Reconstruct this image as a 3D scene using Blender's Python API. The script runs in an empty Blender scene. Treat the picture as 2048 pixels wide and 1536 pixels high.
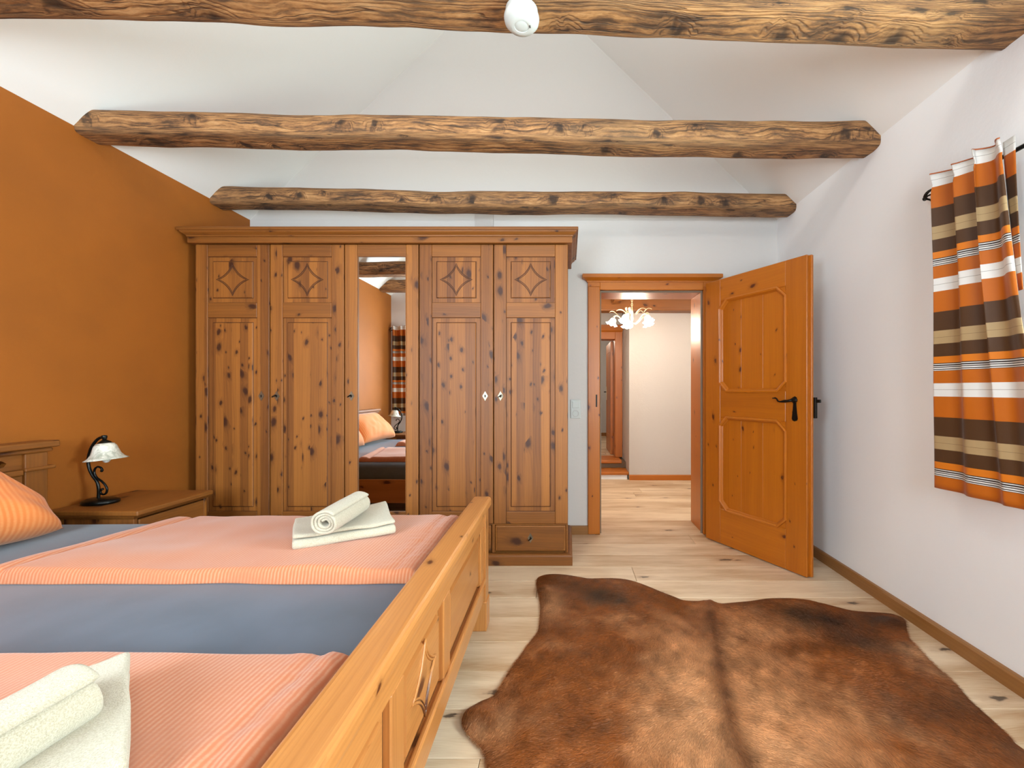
import bpy, bmesh, math, random
from mathutils import Vector, Matrix, noise, geometry
import numpy as np

R = math.radians
rng = random.Random(7)
sc = bpy.context.scene
COL = sc.collection

# ------------------------------------------------------------------ camera
H = 1.167
F = 865.0
CX, CY = 1135.0, 780.0
cam_d = bpy.data.cameras.new('camera')
cam = bpy.data.objects.new('camera', cam_d)
COL.objects.link(cam)
cam.location = (0, 0, H)
cam.rotation_euler = (R(90), 0, 0)
cam_d.sensor_width = 36.0
cam_d.lens = 36.0 * F / 2048.0
cam_d.shift_x = (1024.0 - CX) / 2048.0
cam_d.shift_y = (CY - 768.0) / 2048.0
cam_d.clip_start = 0.02
sc.camera = cam

# ------------------------------------------------------------------ view and world
sc.view_settings.view_transform = 'Standard'
sc.view_settings.look = 'None'
sc.view_settings.gamma = 1.0
sc.view_settings.use_curve_mapping = False
sc.view_settings.exposure = 0.17
sc.cycles.max_bounces = 10
sc.cycles.diffuse_bounces = 6
sc.cycles.glossy_bounces = 5
sc.cycles.sample_clamp_indirect = 6.0
sc.cycles.caustics_reflective = False
sc.cycles.caustics_refractive = False

world = bpy.data.worlds.new('World')
sc.world = world
world.use_nodes = True
world.node_tree.nodes['Background'].inputs[0].default_value = (0.75, 0.88, 1.0, 1)
world.node_tree.nodes['Background'].inputs[1].default_value = 1.2


def area(name, loc, rot, sx, sy, power, color):
    d = bpy.data.lights.new(name, 'AREA')
    d.shape = 'RECTANGLE'
    d.size, d.size_y = sx, sy
    d.energy = power
    d.color = color
    o = bpy.data.objects.new(name, d)
    o.location = loc
    o.rotation_euler = rot
    COL.objects.link(o)
    return o


# daylight arriving at the openings: the window in the right wall, two in the rear wall, one high in the rear gable; rear slope fill added
area('daylight_right_window', (1.99, 0.78, 1.50), (0, R(90), 0), 1.15, 1.05, 116.0, (0.78, 0.92, 1.0))
area('garden_bounce_right_window', (2.06, 0.78, 1.25), (0, R(128), 0), 0.6, 1.0, 46.0, (0.78, 1.0, 0.74))
area('daylight_rear_window', (-1.45, -0.79, 1.50), (R(90), 0, 0), 1.1, 1.2, 116.0, (0.78, 0.91, 1.0))
area('daylight_rear_window', (0.72, -0.79, 1.50), (R(90), 0, 0), 1.1, 1.2, 70.0, (0.78, 0.91, 1.0))
area('slope_fill_rear_window', (-1.45, -0.86, 1.25), (R(128), 0, 0), 1.0, 0.6, 6.0, (0.93, 1.0, 0.92))  # added pair of upward fill lights that brighten the ceiling slopes
area('slope_fill_rear_window', (0.72, -0.86, 1.25), (R(128), 0, 0), 1.0, 0.6, 6.0, (0.93, 1.0, 0.92))
area('daylight_gable_window', (-0.44, -0.74, 3.55), (R(84), 0, 0), 1.0, 0.8, 4.0, (0.93, 0.98, 1.0))
# the room's own lamp, hung under the ridge above the camera's view
lamp_d = bpy.data.lights.new('ridge_lamp', 'POINT')
lamp_d.energy = 24.0
lamp_d.color = (1.0, 0.93, 0.86)
lamp_d.shadow_soft_size = 0.10
lamp_o = bpy.data.objects.new('ridge_lamp', lamp_d)
lamp_o.location = (-0.44, 1.10, 3.20)
COL.objects.link(lamp_o)


# ------------------------------------------------------------------ helpers
def lin(h):
    h = h.lstrip('#')
    out = []
    for i in (0, 2, 4):
        c = int(h[i:i + 2], 16) / 255.0
        out.append(c / 12.92 if c <= 0.04045 else ((c + 0.055) / 1.055) ** 2.4)
    return (out[0], out[1], out[2], 1.0)


class NT:
    def __init__(self, name):
        self.m = bpy.data.materials.new(name)
        self.m.use_nodes = True
        self.t = self.m.node_tree
        self.b = self.t.nodes['Principled BSDF']

    def n(self, typ, ins=None, out=0, **attrs):
        nd = self.t.nodes.new(typ)
        for k, v in attrs.items():
            setattr(nd, k, v)
        for k, v in (ins or {}).items():
            self.put(nd.inputs[k], v)
        return nd.outputs[out]

    def put(self, sock, v):
        if isinstance(v, bpy.types.NodeSocket):
            self.t.links.new(v, sock)
        else:
            sock.default_value = v

    def M(self, op, a, b=0.0, c=None, clamp=False):
        ins = {0: a, 1: b}
        if c is not None:
            ins[2] = c
        return self.n('ShaderNodeMath', ins, operation=op, use_clamp=clamp)

    def vec(self, x, y, z=0.0):
        return self.n('ShaderNodeCombineXYZ', {0: x, 1: y, 2: z})

    def noise(self, v, scale=1.0, detail=2.0, rough=0.5, dist=0.0, dim='3D'):
        return self.n('ShaderNodeTexNoise', {'Vector': v, 'Scale': scale, 'Detail': detail, 'Roughness': rough, 'Distortion': dist}, noise_dimensions=dim)

    def mix(self, f, a, b, mode='MIX'):
        nd = self.t.nodes.new('ShaderNodeMix')
        nd.data_type = 'RGBA'
        nd.blend_type = mode
        self.put(nd.inputs[0], f)
        self.put(nd.inputs[6], a)
        self.put(nd.inputs[7], b)
        return nd.outputs[2]

    def step(self, x, e0, e1):
        return self.n('ShaderNodeMapRange', {0: x, 1: e0, 2: e1, 3: 0.0, 4: 1.0}, interpolation_type='SMOOTHSTEP')

    def bump(self, h, strength=0.2, dist=0.01):
        self.put(self.b.inputs['Normal'], self.n('ShaderNodeBump', {'Height': h, 'Strength': strength, 'Distance': dist}))

    def set(self, **kw):
        for k, v in kw.items():
            self.put(self.b.inputs[k.replace('_', ' ')], v)
        return self


def plain(name, col, rough=0.5, metal=0.0, **kw):
    k = NT(name)
    k.set(Base_Color=lin(col) if isinstance(col, str) else col, Roughness=rough, Metallic=metal, **kw)
    return k.m


def pine(name, light, dark, knot, strip=0.0, ka=0.095, kb=0.15, kp=0.45, kr=0.13, rough=0.42, grain=1.0, stripvar=0.5, coat=0.12, tilt=0.0):
    """Knotty softwood in UV space: u across the grain, v along it, both in metres."""
    k = NT(name)
    uv = k.n('ShaderNodeUVMap', {})
    sep = k.t.nodes.new('ShaderNodeSeparateXYZ')
    k.t.links.new(uv, sep.inputs[0])
    rnd = k.n('ShaderNodeObjectInfo', {}, out='Random')
    u0 = k.M('ADD', sep.outputs[0], k.M('MULTIPLY', rnd, 7.31))
    v0 = k.M('ADD', sep.outputs[1], k.M('MULTIPLY', rnd, 23.7))
    # gentle wander of the grain
    wob = k.noise(k.vec(k.M('MULTIPLY', u0, 4.0), k.M('MULTIPLY', v0, 1.6)), detail=2.0, dim='2D')
    u = k.M('ADD', u0, k.M('MULTIPLY', k.M('SUBTRACT', wob, 0.5), 0.03))
    # glued strips: each has its own tone and its own set of knots, cut off at the joint
    if strip > 0:
        su = k.M('ADD', u0, 50.0)
        cell = k.M('FLOOR', k.M('DIVIDE', su, strip))
        wn = k.n('ShaderNodeTexWhiteNoise', {'Vector': k.vec(cell, 3.3, k.M('MULTIPLY', rnd, 91.0))}, noise_dimensions='3D')
    else:
        wn = rnd
    # knots
    vor = k.t.nodes.new('ShaderNodeTexVoronoi')
    vor.voronoi_dimensions = '2D'
    k.put(vor.inputs['Scale'], 1.0)
    jit = k.noise(k.vec(k.M('MULTIPLY', u0, 70.0), k.M('MULTIPLY', v0, 40.0)), detail=2.0, dim='2D')
    slant = k.M('MULTIPLY', k.M('SUBTRACT', wn, 0.5), 9.0 if strip > 0 else 5.0)
    kv = k.vec(k.M('ADD', k.M('ADD', k.M('DIVIDE', u0, ka), k.M('MULTIPLY', v0, slant)), k.M('MULTIPLY', jit, 0.14)),
               k.M('ADD', k.M('ADD', k.M('DIVIDE', v0, kb), k.M('MULTIPLY', wn, 31.0)), k.M('MULTIPLY', jit, 0.10)))
    k.t.links.new(kv, vor.inputs['Vector'])
    d = vor.outputs['Distance']
    csep = k.t.nodes.new('ShaderNodeSeparateColor')
    k.t.links.new(vor.outputs['Color'], csep.inputs[0])
    has = k.M('LESS_THAN', csep.outputs[0], kp)
    rad = k.M('MULTIPLY_ADD', k.M('POWER', csep.outputs[1], 2.4), kr * 1.1, kr * 0.32)
    rel = k.M('DIVIDE', d, rad)
    core = k.M('MULTIPLY', k.M('SUBTRACT', 1.0, k.step(rel, 0.45, 1.2)), has)
    halo = k.M('MULTIPLY', k.M('SUBTRACT', 1.0, k.step(rel, 0.7, 2.6)), has)
    # grain lines
    ph = k.M('ADD', k.M('MULTIPLY', u, 330.0 * grain), k.M('ADD', k.M('MULTIPLY', halo, 6.0), k.M('MULTIPLY', k.noise(k.vec(k.M('MULTIPLY', u, 9.0), k.M('MULTIPLY', v0, 0.7)), detail=2.0, dim='2D'), 22.0)))
    lines = k.M('MULTIPLY_ADD', k.M('SINE', ph), 0.5, 0.5)
    fine = k.noise(k.vec(k.M('MULTIPLY', u, 300.0), k.M('MULTIPLY', v0, 6.0)), detail=3.0, rough=0.6, dim='2D')
    broad = k.noise(k.vec(k.M('MULTIPLY', u, 20.0), k.M('MULTIPLY', v0, 0.7)), detail=3.0, dim='2D')
    g = k.M('ADD', k.M('MULTIPLY', k.M('POWER', lines, 2.0), 0.11 * grain), k.M('MULTIPLY', fine, 0.34))
    g = k.M('ADD', g, k.M('MULTIPLY', broad, 0.62))
    g = k.M('SUBTRACT', g, 0.16)
    if strip > 0:
        g = k.M('ADD', g, k.M('MULTIPLY', k.M('SUBTRACT', wn, 0.5), stripvar))
        fr_ = k.M('FRACT', k.M('DIVIDE', su, strip))
        g = k.M('ADD', g, k.M('MULTIPLY', k.M('LESS_THAN', fr_, 0.03), 0.16))
    g = k.M('ADD', g, k.M('MULTIPLY', k.M('SUBTRACT', rnd, 0.5), 0.25))
    g = k.M('MAXIMUM', k.M('MINIMUM', g, 1.0), 0.0)
    c = k.mix(g, lin(light), lin(dark))
    c = k.mix(k.M('MULTIPLY', halo, 0.30), c, lin(knot))
    c = k.mix(k.M('MULTIPLY', core, 0.92), c, lin(knot))
    k.set(Base_Color=c, Roughness=rough, Coat_Weight=coat, Coat_Roughness=0.25)
    k.bump(k.M('ADD', k.M('MULTIPLY', fine, 0.5), k.M('MULTIPLY', core, -0.6)), 0.12, 0.003)
    return k.m


def oak(name, light, dark):
    k = NT(name)
    uv = k.n('ShaderNodeUVMap', {})
    sep = k.t.nodes.new('ShaderNodeSeparateXYZ')
    k.t.links.new(uv, sep.inputs[0])
    rnd = k.n('ShaderNodeObjectInfo', {}, out='Random')
    u0 = k.M('ADD', sep.outputs[0], k.M('MULTIPLY', rnd, 9.13))
    v0 = k.M('ADD', sep.outputs[1], k.M('MULTIPLY', rnd, 31.7))
    wob = k.noise(k.vec(k.M('MULTIPLY', u0, 5.0), k.M('MULTIPLY', v0, 1.3)), detail=3.0, dim='2D')
    u = k.M('ADD', u0, k.M('MULTIPLY', k.M('SUBTRACT', wob, 0.5), 0.09))
    rings = k.noise(k.vec(k.M('MULTIPLY', u, 24.0), k.M('MULTIPLY', v0, 0.9)), detail=3.0, dim='2D')
    pores = k.noise(k.vec(k.M('MULTIPLY', u, 330.0), k.M('MULTIPLY', v0, 9.0)), detail=2.0, rough=0.7, dim='2D')
    blot = k.noise(k.vec(k.M('MULTIPLY', u0, 7.0), k.M('MULTIPLY', v0, 1.7)), detail=3.0, dim='2D')
    g = k.M('ADD', k.M('ADD', k.M('MULTIPLY', rings, 0.40), k.M('MULTIPLY', pores, 0.35)), k.M('MULTIPLY', blot, 0.75))
    g = k.step(g, 0.42, 1.12)
    g = k.M('ADD', g, k.M('MULTIPLY', k.M('SUBTRACT', rnd, 0.5), 0.5), clamp=True)
    c = k.mix(g, lin(light), lin(dark))
    vor = k.t.nodes.new('ShaderNodeTexVoronoi')
    vor.voronoi_dimensions = '2D'
    k.put(vor.inputs['Scale'], 1.0)
    jit = k.noise(k.vec(k.M('MULTIPLY', u0, 60.0), k.M('MULTIPLY', v0, 25.0)), detail=2.0, dim='2D')
    k.t.links.new(k.vec(k.M('ADD', k.M('DIVIDE', u0, 0.19), k.M('MULTIPLY', jit, 0.14)), k.M('ADD', k.M('DIVIDE', v0, 0.55), k.M('MULTIPLY', jit, 0.1))), vor.inputs['Vector'])
    cs = k.t.nodes.new('ShaderNodeSeparateColor')
    k.t.links.new(vor.outputs['Color'], cs.inputs[0])
    has = k.M('LESS_THAN', cs.outputs[0], 0.42)
    rel = k.M('DIVIDE', vor.outputs['Distance'], k.M('MULTIPLY_ADD', cs.outputs[1], 0.06, 0.03))
    core = k.M('MULTIPLY', k.M('SUBTRACT', 1.0, k.step(rel, 0.5, 1.2)), has)
    halo = k.M('MULTIPLY', k.M('SUBTRACT', 1.0, k.step(rel, 0.9, 3.5)), has)
    c = k.mix(k.M('MULTIPLY', halo, 0.35), c, lin('#8a5a30'))
    c = k.mix(k.M('MULTIPLY', core, 0.85), c, lin('#3a2c22'))
    k.set(Base_Color=c, Roughness=k.M('MULTIPLY_ADD', pores, 0.15, 0.42))
    k.bump(k.M('ADD', pores, k.M('MULTIPLY', rings, 0.5)), 0.10, 0.003)
    return k.m


def rustic(name):
    k = NT(name)
    uv = k.n('ShaderNodeUVMap', {})
    sep = k.t.nodes.new('ShaderNodeSeparateXYZ')
    k.t.links.new(uv, sep.inputs[0])
    rnd = k.n('ShaderNodeObjectInfo', {}, out='Random')
    u0 = k.M('ADD', sep.outputs[0], k.M('MULTIPLY', rnd, 5.13))
    v0 = k.M('ADD', sep.outputs[1], k.M('MULTIPLY', rnd, 17.7))
    wob = k.noise(k.vec(k.M('MULTIPLY', u0, 7.0), k.M('MULTIPLY', v0, 3.0)), detail=3.0, dim='2D')
    u = k.M('ADD', u0, k.M('MULTIPLY', k.M('SUBTRACT', wob, 0.5), 0.028))
    vor = k.t.nodes.new('ShaderNodeTexVoronoi')
    vor.voronoi_dimensions = '2D'
    k.put(vor.inputs['Scale'], 1.0)
    jit = k.noise(k.vec(k.M('MULTIPLY', u0, 40.0), k.M('MULTIPLY', v0, 25.0)), detail=2.0, dim='2D')
    k.t.links.new(k.vec(k.M('ADD', k.M('DIVIDE', u0, 0.075), k.M('MULTIPLY', jit, 0.3)), k.M('ADD', k.M('DIVIDE', v0, 0.19), k.M('MULTIPLY', jit, 0.3))), vor.inputs['Vector'])
    cs = k.t.nodes.new('ShaderNodeSeparateColor')
    k.t.links.new(vor.outputs['Color'], cs.inputs[0])
    has = k.M('LESS_THAN', cs.outputs[0], 0.42)
    rel = k.M('DIVIDE', vor.outputs['Distance'], k.M('MULTIPLY_ADD', cs.outputs[1], 0.16, 0.08))
    core = k.M('MULTIPLY', k.M('SUBTRACT', 1.0, k.step(rel, 0.4, 1.25)), has)
    halo = k.M('MULTIPLY', k.M('SUBTRACT', 1.0, k.step(rel, 0.8, 3.0)), has)
    ph = k.M('ADD', k.M('MULTIPLY', u, 620.0), k.M('ADD', k.M('MULTIPLY', halo, 12.0), k.M('MULTIPLY', k.noise(k.vec(k.M('MULTIPLY', u, 16.0), k.M('MULTIPLY', v0, 1.6)), detail=3.0, dim='2D'), 8.0)))
    lines = k.M('POWER', k.M('MULTIPLY_ADD', k.M('SINE', ph), 0.5, 0.5), 3.0)
    fine = k.noise(k.vec(k.M('MULTIPLY', u, 210.0), k.M('MULTIPLY', v0, 9.0)), detail=4.0, rough=0.75, dim='2D')
    tone = k.noise(k.vec(k.M('MULTIPLY', u0, 26.0), k.M('MULTIPLY', v0, 3.4)), detail=5.0, rough=0.7, dim='2D')
    crk = k.noise(k.vec(k.M('MULTIPLY', u, 26.0), k.M('MULTIPLY', v0, 0.8)), detail=3.0, rough=0.6, dim='2D')
    crack = k.M('SUBTRACT', 1.0, k.step(k.M('ABSOLUTE', k.M('SUBTRACT', crk, 0.5)), 0.004, 0.016))
    g = k.M('ADD', k.M('MULTIPLY', lines, 0.12), k.M('MULTIPLY', fine, 0.66))
    g = k.M('ADD', g, k.M('MULTIPLY', tone, 0.74))
    c = k.n('ShaderNodeValToRGB', {0: k.step(g, 0.36, 1.16)})
    rp = c.node.color_ramp
    rp.elements[0].position = 0.0
    rp.elements[0].color = lin('#bf9465')
    rp.elements[1].position = 1.0
    rp.elements[1].color = lin('#3a2716')
    for p, h in ((0.30, '#a27446'), (0.52, '#7e5836'), (0.72, '#553c27')):
        e = rp.elements.new(p)
        e.color = lin(h)
    grey = k.step(k.noise(k.vec(k.M('MULTIPLY', u0, 9.0), k.M('MULTIPLY', v0, 0.9), 4.0), detail=3.0), 0.50, 0.72)
    c = k.mix(k.M('MULTIPLY', grey, 0.40), c, lin('#7a6246'))
    c = k.mix(k.M('MULTIPLY', halo, 0.30), c, lin('#4a2c16'))
    c = k.mix(k.M('MULTIPLY', k.M('MAXIMUM', core, k.M('MULTIPLY', crack, 0.7)), 0.85), c, lin('#20140c'))
    k.set(Base_Color=c, Roughness=0.72)
    hgt = k.M('ADD', k.M('MULTIPLY', fine, 0.6), k.M('ADD', k.M('MULTIPLY', lines, -0.5), k.M('MULTIPLY', crack, -1.2)))
    k.bump(k.M('ADD', hgt, k.M('MULTIPLY', core, -0.8)), 0.55, 0.006)
    return k.m


def plaster(name, col, scale=1.0, strength=0.06, mottle=0.0, rough=0.85):
    k = NT(name)
    co = k.n('ShaderNodeTexCoord', {}, out='Object')
    n1 = k.noise(co, 45.0 * scale, 4.0, 0.6)
    n2 = k.noise(co, 3.0 * scale, 3.0, 0.55)
    base = lin(col)
    lo = tuple(c * (1 - mottle) for c in base[:3]) + (1,)
    hi = tuple(min(1, c * (1 + mottle)) for c in base[:3]) + (1,)
    k.set(Base_Color=k.mix(k.step(n2, 0.3, 0.7), lo, hi), Roughness=rough)
    k.bump(k.M('ADD', n1, k.M('MULTIPLY', n2, 3.0)), strength, 0.01)
    return k.m


# --- mesh helpers
def new_bm():
    return bmesh.new()


def box(bm, x0, x1, y0, y1, z0, z1, bev=0.0, seg=1):
    vs = [bm.verts.new((x, y, z)) for z in (z0, z1) for y in (y0, y1) for x in (x0, x1)]
    fs = [bm.faces.new([vs[i] for i in q]) for q in ((0, 2, 3, 1), (4, 5, 7, 6), (0, 1, 5, 4), (2, 6, 7, 3), (0, 4, 6, 2), (1, 3, 7, 5))]
    if bev > 0:
        es = list({e for f in fs for e in f.edges})
        bmesh.ops.bevel(bm, geom=es, offset=bev, segments=seg, profile=0.5, affect='EDGES', clamp_overlap=True)
    return bm


def raised(bm, x0, x1, z0, z1, yb, yf, m, lip=0.004):
    """Raised field panel facing -Y: flat margin, small step, then a bevel up to the field."""
    rings = [(0.0, yb, 0), (0.0022, yb, 1), (m * 0.80, yb, 0), (m * 0.80 + 0.0032, yb - 0.0008, 1), (m, yf, 0)]
    prev = None
    for ins, y, mi in rings:
        q = [bm.verts.new(p) for p in ((x0 + ins, y, z0 + ins), (x1 - ins, y, z0 + ins), (x1 - ins, y, z1 - ins), (x0 + ins, y, z1 - ins))]
        if prev:
            for i in range(4):
                j = (i + 1) % 4
                bm.faces.new((prev[i], prev[j], q[j], q[i])).material_index = mi
        else:
            bk = [bm.verts.new((v.co.x, yb + 0.008, v.co.z)) for v in q]
            for i in range(4):
                j = (i + 1) % 4
                bm.faces.new((bk[i], bk[j], q[j], q[i]))
            bm.faces.new(bk[::-1])
        prev = q
    bm.faces.new(prev)


def sweep(bm, path, prof, closed_prof=True):
    """Mitred sweep of a profile [(out, z)] along an XY polyline; out points to the right of travel."""
    P = [Vector((p[0], p[1])) for p in path]
    rings = []
    for i, p in enumerate(P):
        d0 = (P[i] - P[i - 1]).normalized() if i else (P[1] - P[0]).normalized()
        d1 = (P[i + 1] - P[i]).normalized() if i < len(P) - 1 else d0
        n0, n1 = Vector((d0.y, -d0.x)), Vector((d1.y, -d1.x))
        b = (n0 + n1).normalized()
        b = b / max(0.3, b.dot(n0))
        rings.append([bm.verts.new((p.x + b.x * o, p.y + b.y * o, z)) for o, z in prof])
    n = len(prof)
    for a, b in zip(rings, rings[1:]):
        for i in range(n if closed_prof else n - 1):
            j = (i + 1) % n
            bm.faces.new((a[i], b[i], b[j], a[j]))
    if closed_prof:
        bm.faces.new(rings[0])
        bm.faces.new(rings[-1][::-1])


def tube(bm, pts, r, seg=8, closed=False, cap=True, flat=None):
    """Round tube along 3-D points; r a number or a list."""
    P = [Vector(p) for p in pts]
    n = len(P)
    rs = r if isinstance(r, (list, tuple)) else [r] * n
    T = []
    for i in range(n):
        a = P[(i - 1) % n] if (closed or i) else P[0]
        b = P[(i + 1) % n] if (closed or i < n - 1) else P[-1]
        T.append((b - a).normalized())
    ref = Vector((0, 0, 1)) if abs(T[0].z) < 0.9 else Vector((1, 0, 0))
    N = (ref - T[0] * ref.dot(T[0])).normalized()
    rings = []
    for i in range(n):
        N = (N - T[i] * N.dot(T[i])).normalized()
        B = T[i].cross(N)
        rings.append([bm.verts.new(P[i] + (N * math.cos(2 * math.pi * k / seg) + B * math.sin(2 * math.pi * k / seg)) * rs[i]) for k in range(seg)])
    pairs = list(zip(rings, rings[1:])) + ([(rings[-1], rings[0])] if closed else [])
    for a, b in pairs:
        for k in range(seg):
            j = (k + 1) % seg
            bm.faces.new((a[k], a[j], b[j], b[k]))
    if cap and not closed:
        bm.faces.new(rings[0][::-1])
        bm.faces.new(rings[-1])


def lathe(bm, prof, seg=32, M=None, ruffle=0.0, lobes=6):
    """Turn [(r, z)] about Z."""
    rings = []
    for i, (r, z) in enumerate(prof):
        ring = []
        for k in range(seg):
            a = 2 * math.pi * k / seg
            rr, zz = r, z
            if ruffle:
                w = ruffle * (i / (len(prof) - 1)) ** 2
                rr = r * (1 + w * math.cos(lobes * a))
                zz = z + w * r * 0.7 * math.cos(lobes * a)
            v = Vector((rr * math.cos(a), rr * math.sin(a), zz))
            ring.append(bm.verts.new(M @ v if M else v))
        rings.append(ring)
    for a, b in zip(rings, rings[1:]):
        for k in range(seg):
            j = (k + 1) % seg
            bm.faces.new((a[k], a[j], b[j], b[k]))
    return rings


def grid(bm, nu, nv, fn):
    vs = [[bm.verts.new(fn(i / (nu - 1), j / (nv - 1))) for i in range(nu)] for j in range(nv)]
    for j in range(nv - 1):
        for i in range(nu - 1):
            bm.faces.new((vs[j][i], vs[j][i + 1], vs[j + 1][i + 1], vs[j + 1][i]))
    return vs


def wood_uv(bm, g, off=None):
    lay = bm.loops.layers.uv.verify()
    ou, ov = off if off else (rng.uniform(0, 20), rng.uniform(0, 20))
    ax = 'XYZ'.index(g)
    oth = [i for i in range(3) if i != ax]
    bm.normal_update()
    for f in bm.faces:
        n = f.normal
        if abs(n[ax]) > 0.75:
            for l in f.loops:
                l[lay].uv = (l.vert.co[oth[0]] + ou, l.vert.co[oth[1]] * 0.25 + ov)
        else:
            u = oth[1] if abs(n[oth[0]]) > abs(n[oth[1]]) else oth[0]
            for l in f.loops:
                l[lay].uv = (l.vert.co[u] + ou, l.vert.co[ax] + ov)


def obj(name, bm, mat, parent=None, grain=None, M=None, smooth=False, recalc=True, loc=None, auto=None):
    if recalc:
        bmesh.ops.recalc_face_normals(bm, faces=bm.faces[:])
    if grain:
        wood_uv(bm, grain)
    if M is not None:
        bm.transform(M)
    me = bpy.data.meshes.new(name)
    bm.to_mesh(me)
    bm.free()
    if smooth:
        me.polygons.foreach_set('use_smooth', [True] * len(me.polygons))
        if auto:
            me.set_sharp_from_angle(angle=R(auto))
    for m in (mat if isinstance(mat, (list, tuple)) else [mat]):
        me.materials.append(m)
    o = bpy.data.objects.new(name, me)
    COL.objects.link(o)
    if parent:
        o.parent = parent
    if loc:
        o.location = loc
    return o


def tag(o, label=None, cat=None, group=None, kind=None):
    if label:
        o['label'] = label
    if cat:
        o['category'] = cat
    if group:
        o['group'] = group
    if kind:
        o['kind'] = kind
    return o


def empty(name, loc=(0, 0, 0), rz=0.0, label=None, cat=None, group=None, kind=None):
    o = bpy.data.objects.new(name, None)
    COL.objects.link(o)
    o.location = loc
    o.rotation_euler = (0, 0, rz)
    o.empty_display_size = 0.1
    return tag(o, label, cat, group, kind)


def copy_tree(o, parent=None):
    c = o.copy()
    COL.objects.link(c)
    if parent:
        c.parent = parent
    for ch in list(o.children):
        copy_tree(ch, c)
    return c


def dust(bm, amp, scale, seed=0.0, axis=None):
    for v in bm.verts:
        p = v.co * scale + Vector((seed, seed * 1.7, seed * 0.3))
        d = noise.noise_vector(p)
        v.co += (Vector(axis) * d.z if axis else d) * amp


# ------------------------------------------------------------------ materials
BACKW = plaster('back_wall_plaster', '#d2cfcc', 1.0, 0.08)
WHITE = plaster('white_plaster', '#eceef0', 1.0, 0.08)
CEIL = plaster('ceiling_plaster', '#e9e8e5', 1.0, 0.06)
ORANGE = plaster('orange_wall_paint', '#9a560c', 0.8, 0.08, 0.06, 0.75)
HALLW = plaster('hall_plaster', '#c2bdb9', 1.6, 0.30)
PINE = pine('wardrobe_pine', '#a06326', '#54290b', '#361404', strip=0.055, kp=0.40, ka=0.07, kb=0.115, kr=0.235, stripvar=0.70, coat=0.0, rough=0.5)
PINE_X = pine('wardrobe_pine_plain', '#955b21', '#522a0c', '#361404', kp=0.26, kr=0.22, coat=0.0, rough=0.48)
BEDPINE = pine('bed_pine', '#c28346', '#935829', '#4a1f0a', kp=0.30, kr=0.19, ka=0.08, kb=0.16, rough=0.32, coat=0.2, grain=1.6)
DOORPINE = pine('door_pine', '#ba6a0e', '#944c06', '#4a1605', kp=0.26, kr=0.13, ka=0.08, kb=0.15, grain=0.8)
DOORPANEL = pine('door_panel_pine', '#ba6a0e', '#985008', '#4a1605', strip=0.18, kp=0.22, kr=0.11, ka=0.08, kb=0.14, grain=0.8, stripvar=0.15)
GROOVE = plain('stained_groove', '#43200a', 0.6)
RUSTIC = rustic('hewn_beam_wood')
OAK = oak('oak_floor', '#dcc6a8', '#ab8862')
OAKTRIM = pine('oak_baseboard', '#9a6a36', '#754a20', '#5a3a1c', kp=0.0)
BLACK = plain('black_iron', '#16130f', 0.42, 0.6)
BLACKLAMP = plain('dark_green_black_metal', '#0f1210', 0.28, 0.5)
PEWTER = plain('pewter', '#8d8574', 0.35, 0.85)
DARKHOLE = plain('keyhole_black', '#0c0a08', 0.6)
MIRROR = plain('mirror_glass', (0.93, 0.95, 0.95, 1), 0.0, 1.0)
PLASTIC = plain('white_plastic', '#c6cbc8', 0.35)
PLASTICG = plain('grey_plastic', '#b9bab6', 0.4)
FRAMEW = plain('white_window_paint', '#e6e6e2', 0.4)
EARTH = plain('subfloor', '#6b5a48', 0.9)


def sheet_mat():
    k = NT('grey_jersey')
    co = k.n('ShaderNodeTexCoord', {}, out='Object')
    w = k.noise(co, 900.0, 2.0)
    n = k.noise(co, 6.0, 3.0)
    k.set(Base_Color=k.mix(k.step(n, 0.3, 0.7), lin('#525f6e'), lin('#5b6878')), Roughness=0.42, Sheen_Weight=0.2, Sheen_Roughness=0.4)
    k.put(k.b.inputs['Sheen Tint'], (0.9, 0.95, 1.0, 1))
    k.bump(w, 0.15, 0.001)
    return k.m


def seersucker(name, a, b, c, uvmode=False, per=0.0112):
    """Peach crinkled cotton: ridges across X (or across U), each one beaded."""
    k = NT(name)
    if uvmode:
        co = k.n('ShaderNodeUVMap', {})
    else:
        co = k.n('ShaderNodeTexCoord', {}, out='Object')
    sep = k.t.nodes.new('ShaderNodeSeparateXYZ')
    k.t.links.new(co, sep.inputs[0])
    w = k.noise(co, 14.0, 2.0)
    x = k.M('ADD', sep.outputs[0], k.M('MULTIPLY', w, 0.006))
    st = k.M('MULTIPLY_ADD', k.M('SINE', k.M('MULTIPLY', x, 2 * math.pi / per)), 0.5, 0.5)
    bead = k.noise(k.vec(k.M('MULTIPLY', sep.outputs[0], 90.0), k.M('MULTIPLY', sep.outputs[1], 190.0), 0.0), 1.0, 2.0, 0.6)
    f = k.M('MULTIPLY', st, k.M('MULTIPLY_ADD', bead, 0.9, 0.35))
    col = k.mix(k.step(f, 0.0, 0.95), lin(a), lin(b))
    big = k.noise(co, 5.0, 3.0)
    col = k.mix(k.M('MULTIPLY', k.step(big, 0.45, 0.7), 0.5), col, lin(c))
    k.set(Base_Color=col, Roughness=0.85, Sheen_Weight=0.25)
    k.bump(k.M('ADD', k.M('MULTIPLY', f, 1.0), k.M('MULTIPLY', bead, 1.0)), 0.07, 0.003)
    return k.m


SHEET = sheet_mat()
PEACH = seersucker('peach_seersucker', '#bc6c42', '#c68b68', '#be7650')
PEACHUV = seersucker('peach_seersucker_pillow', '#de7a34', '#e89352', '#e28440', True, 0.019)


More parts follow.
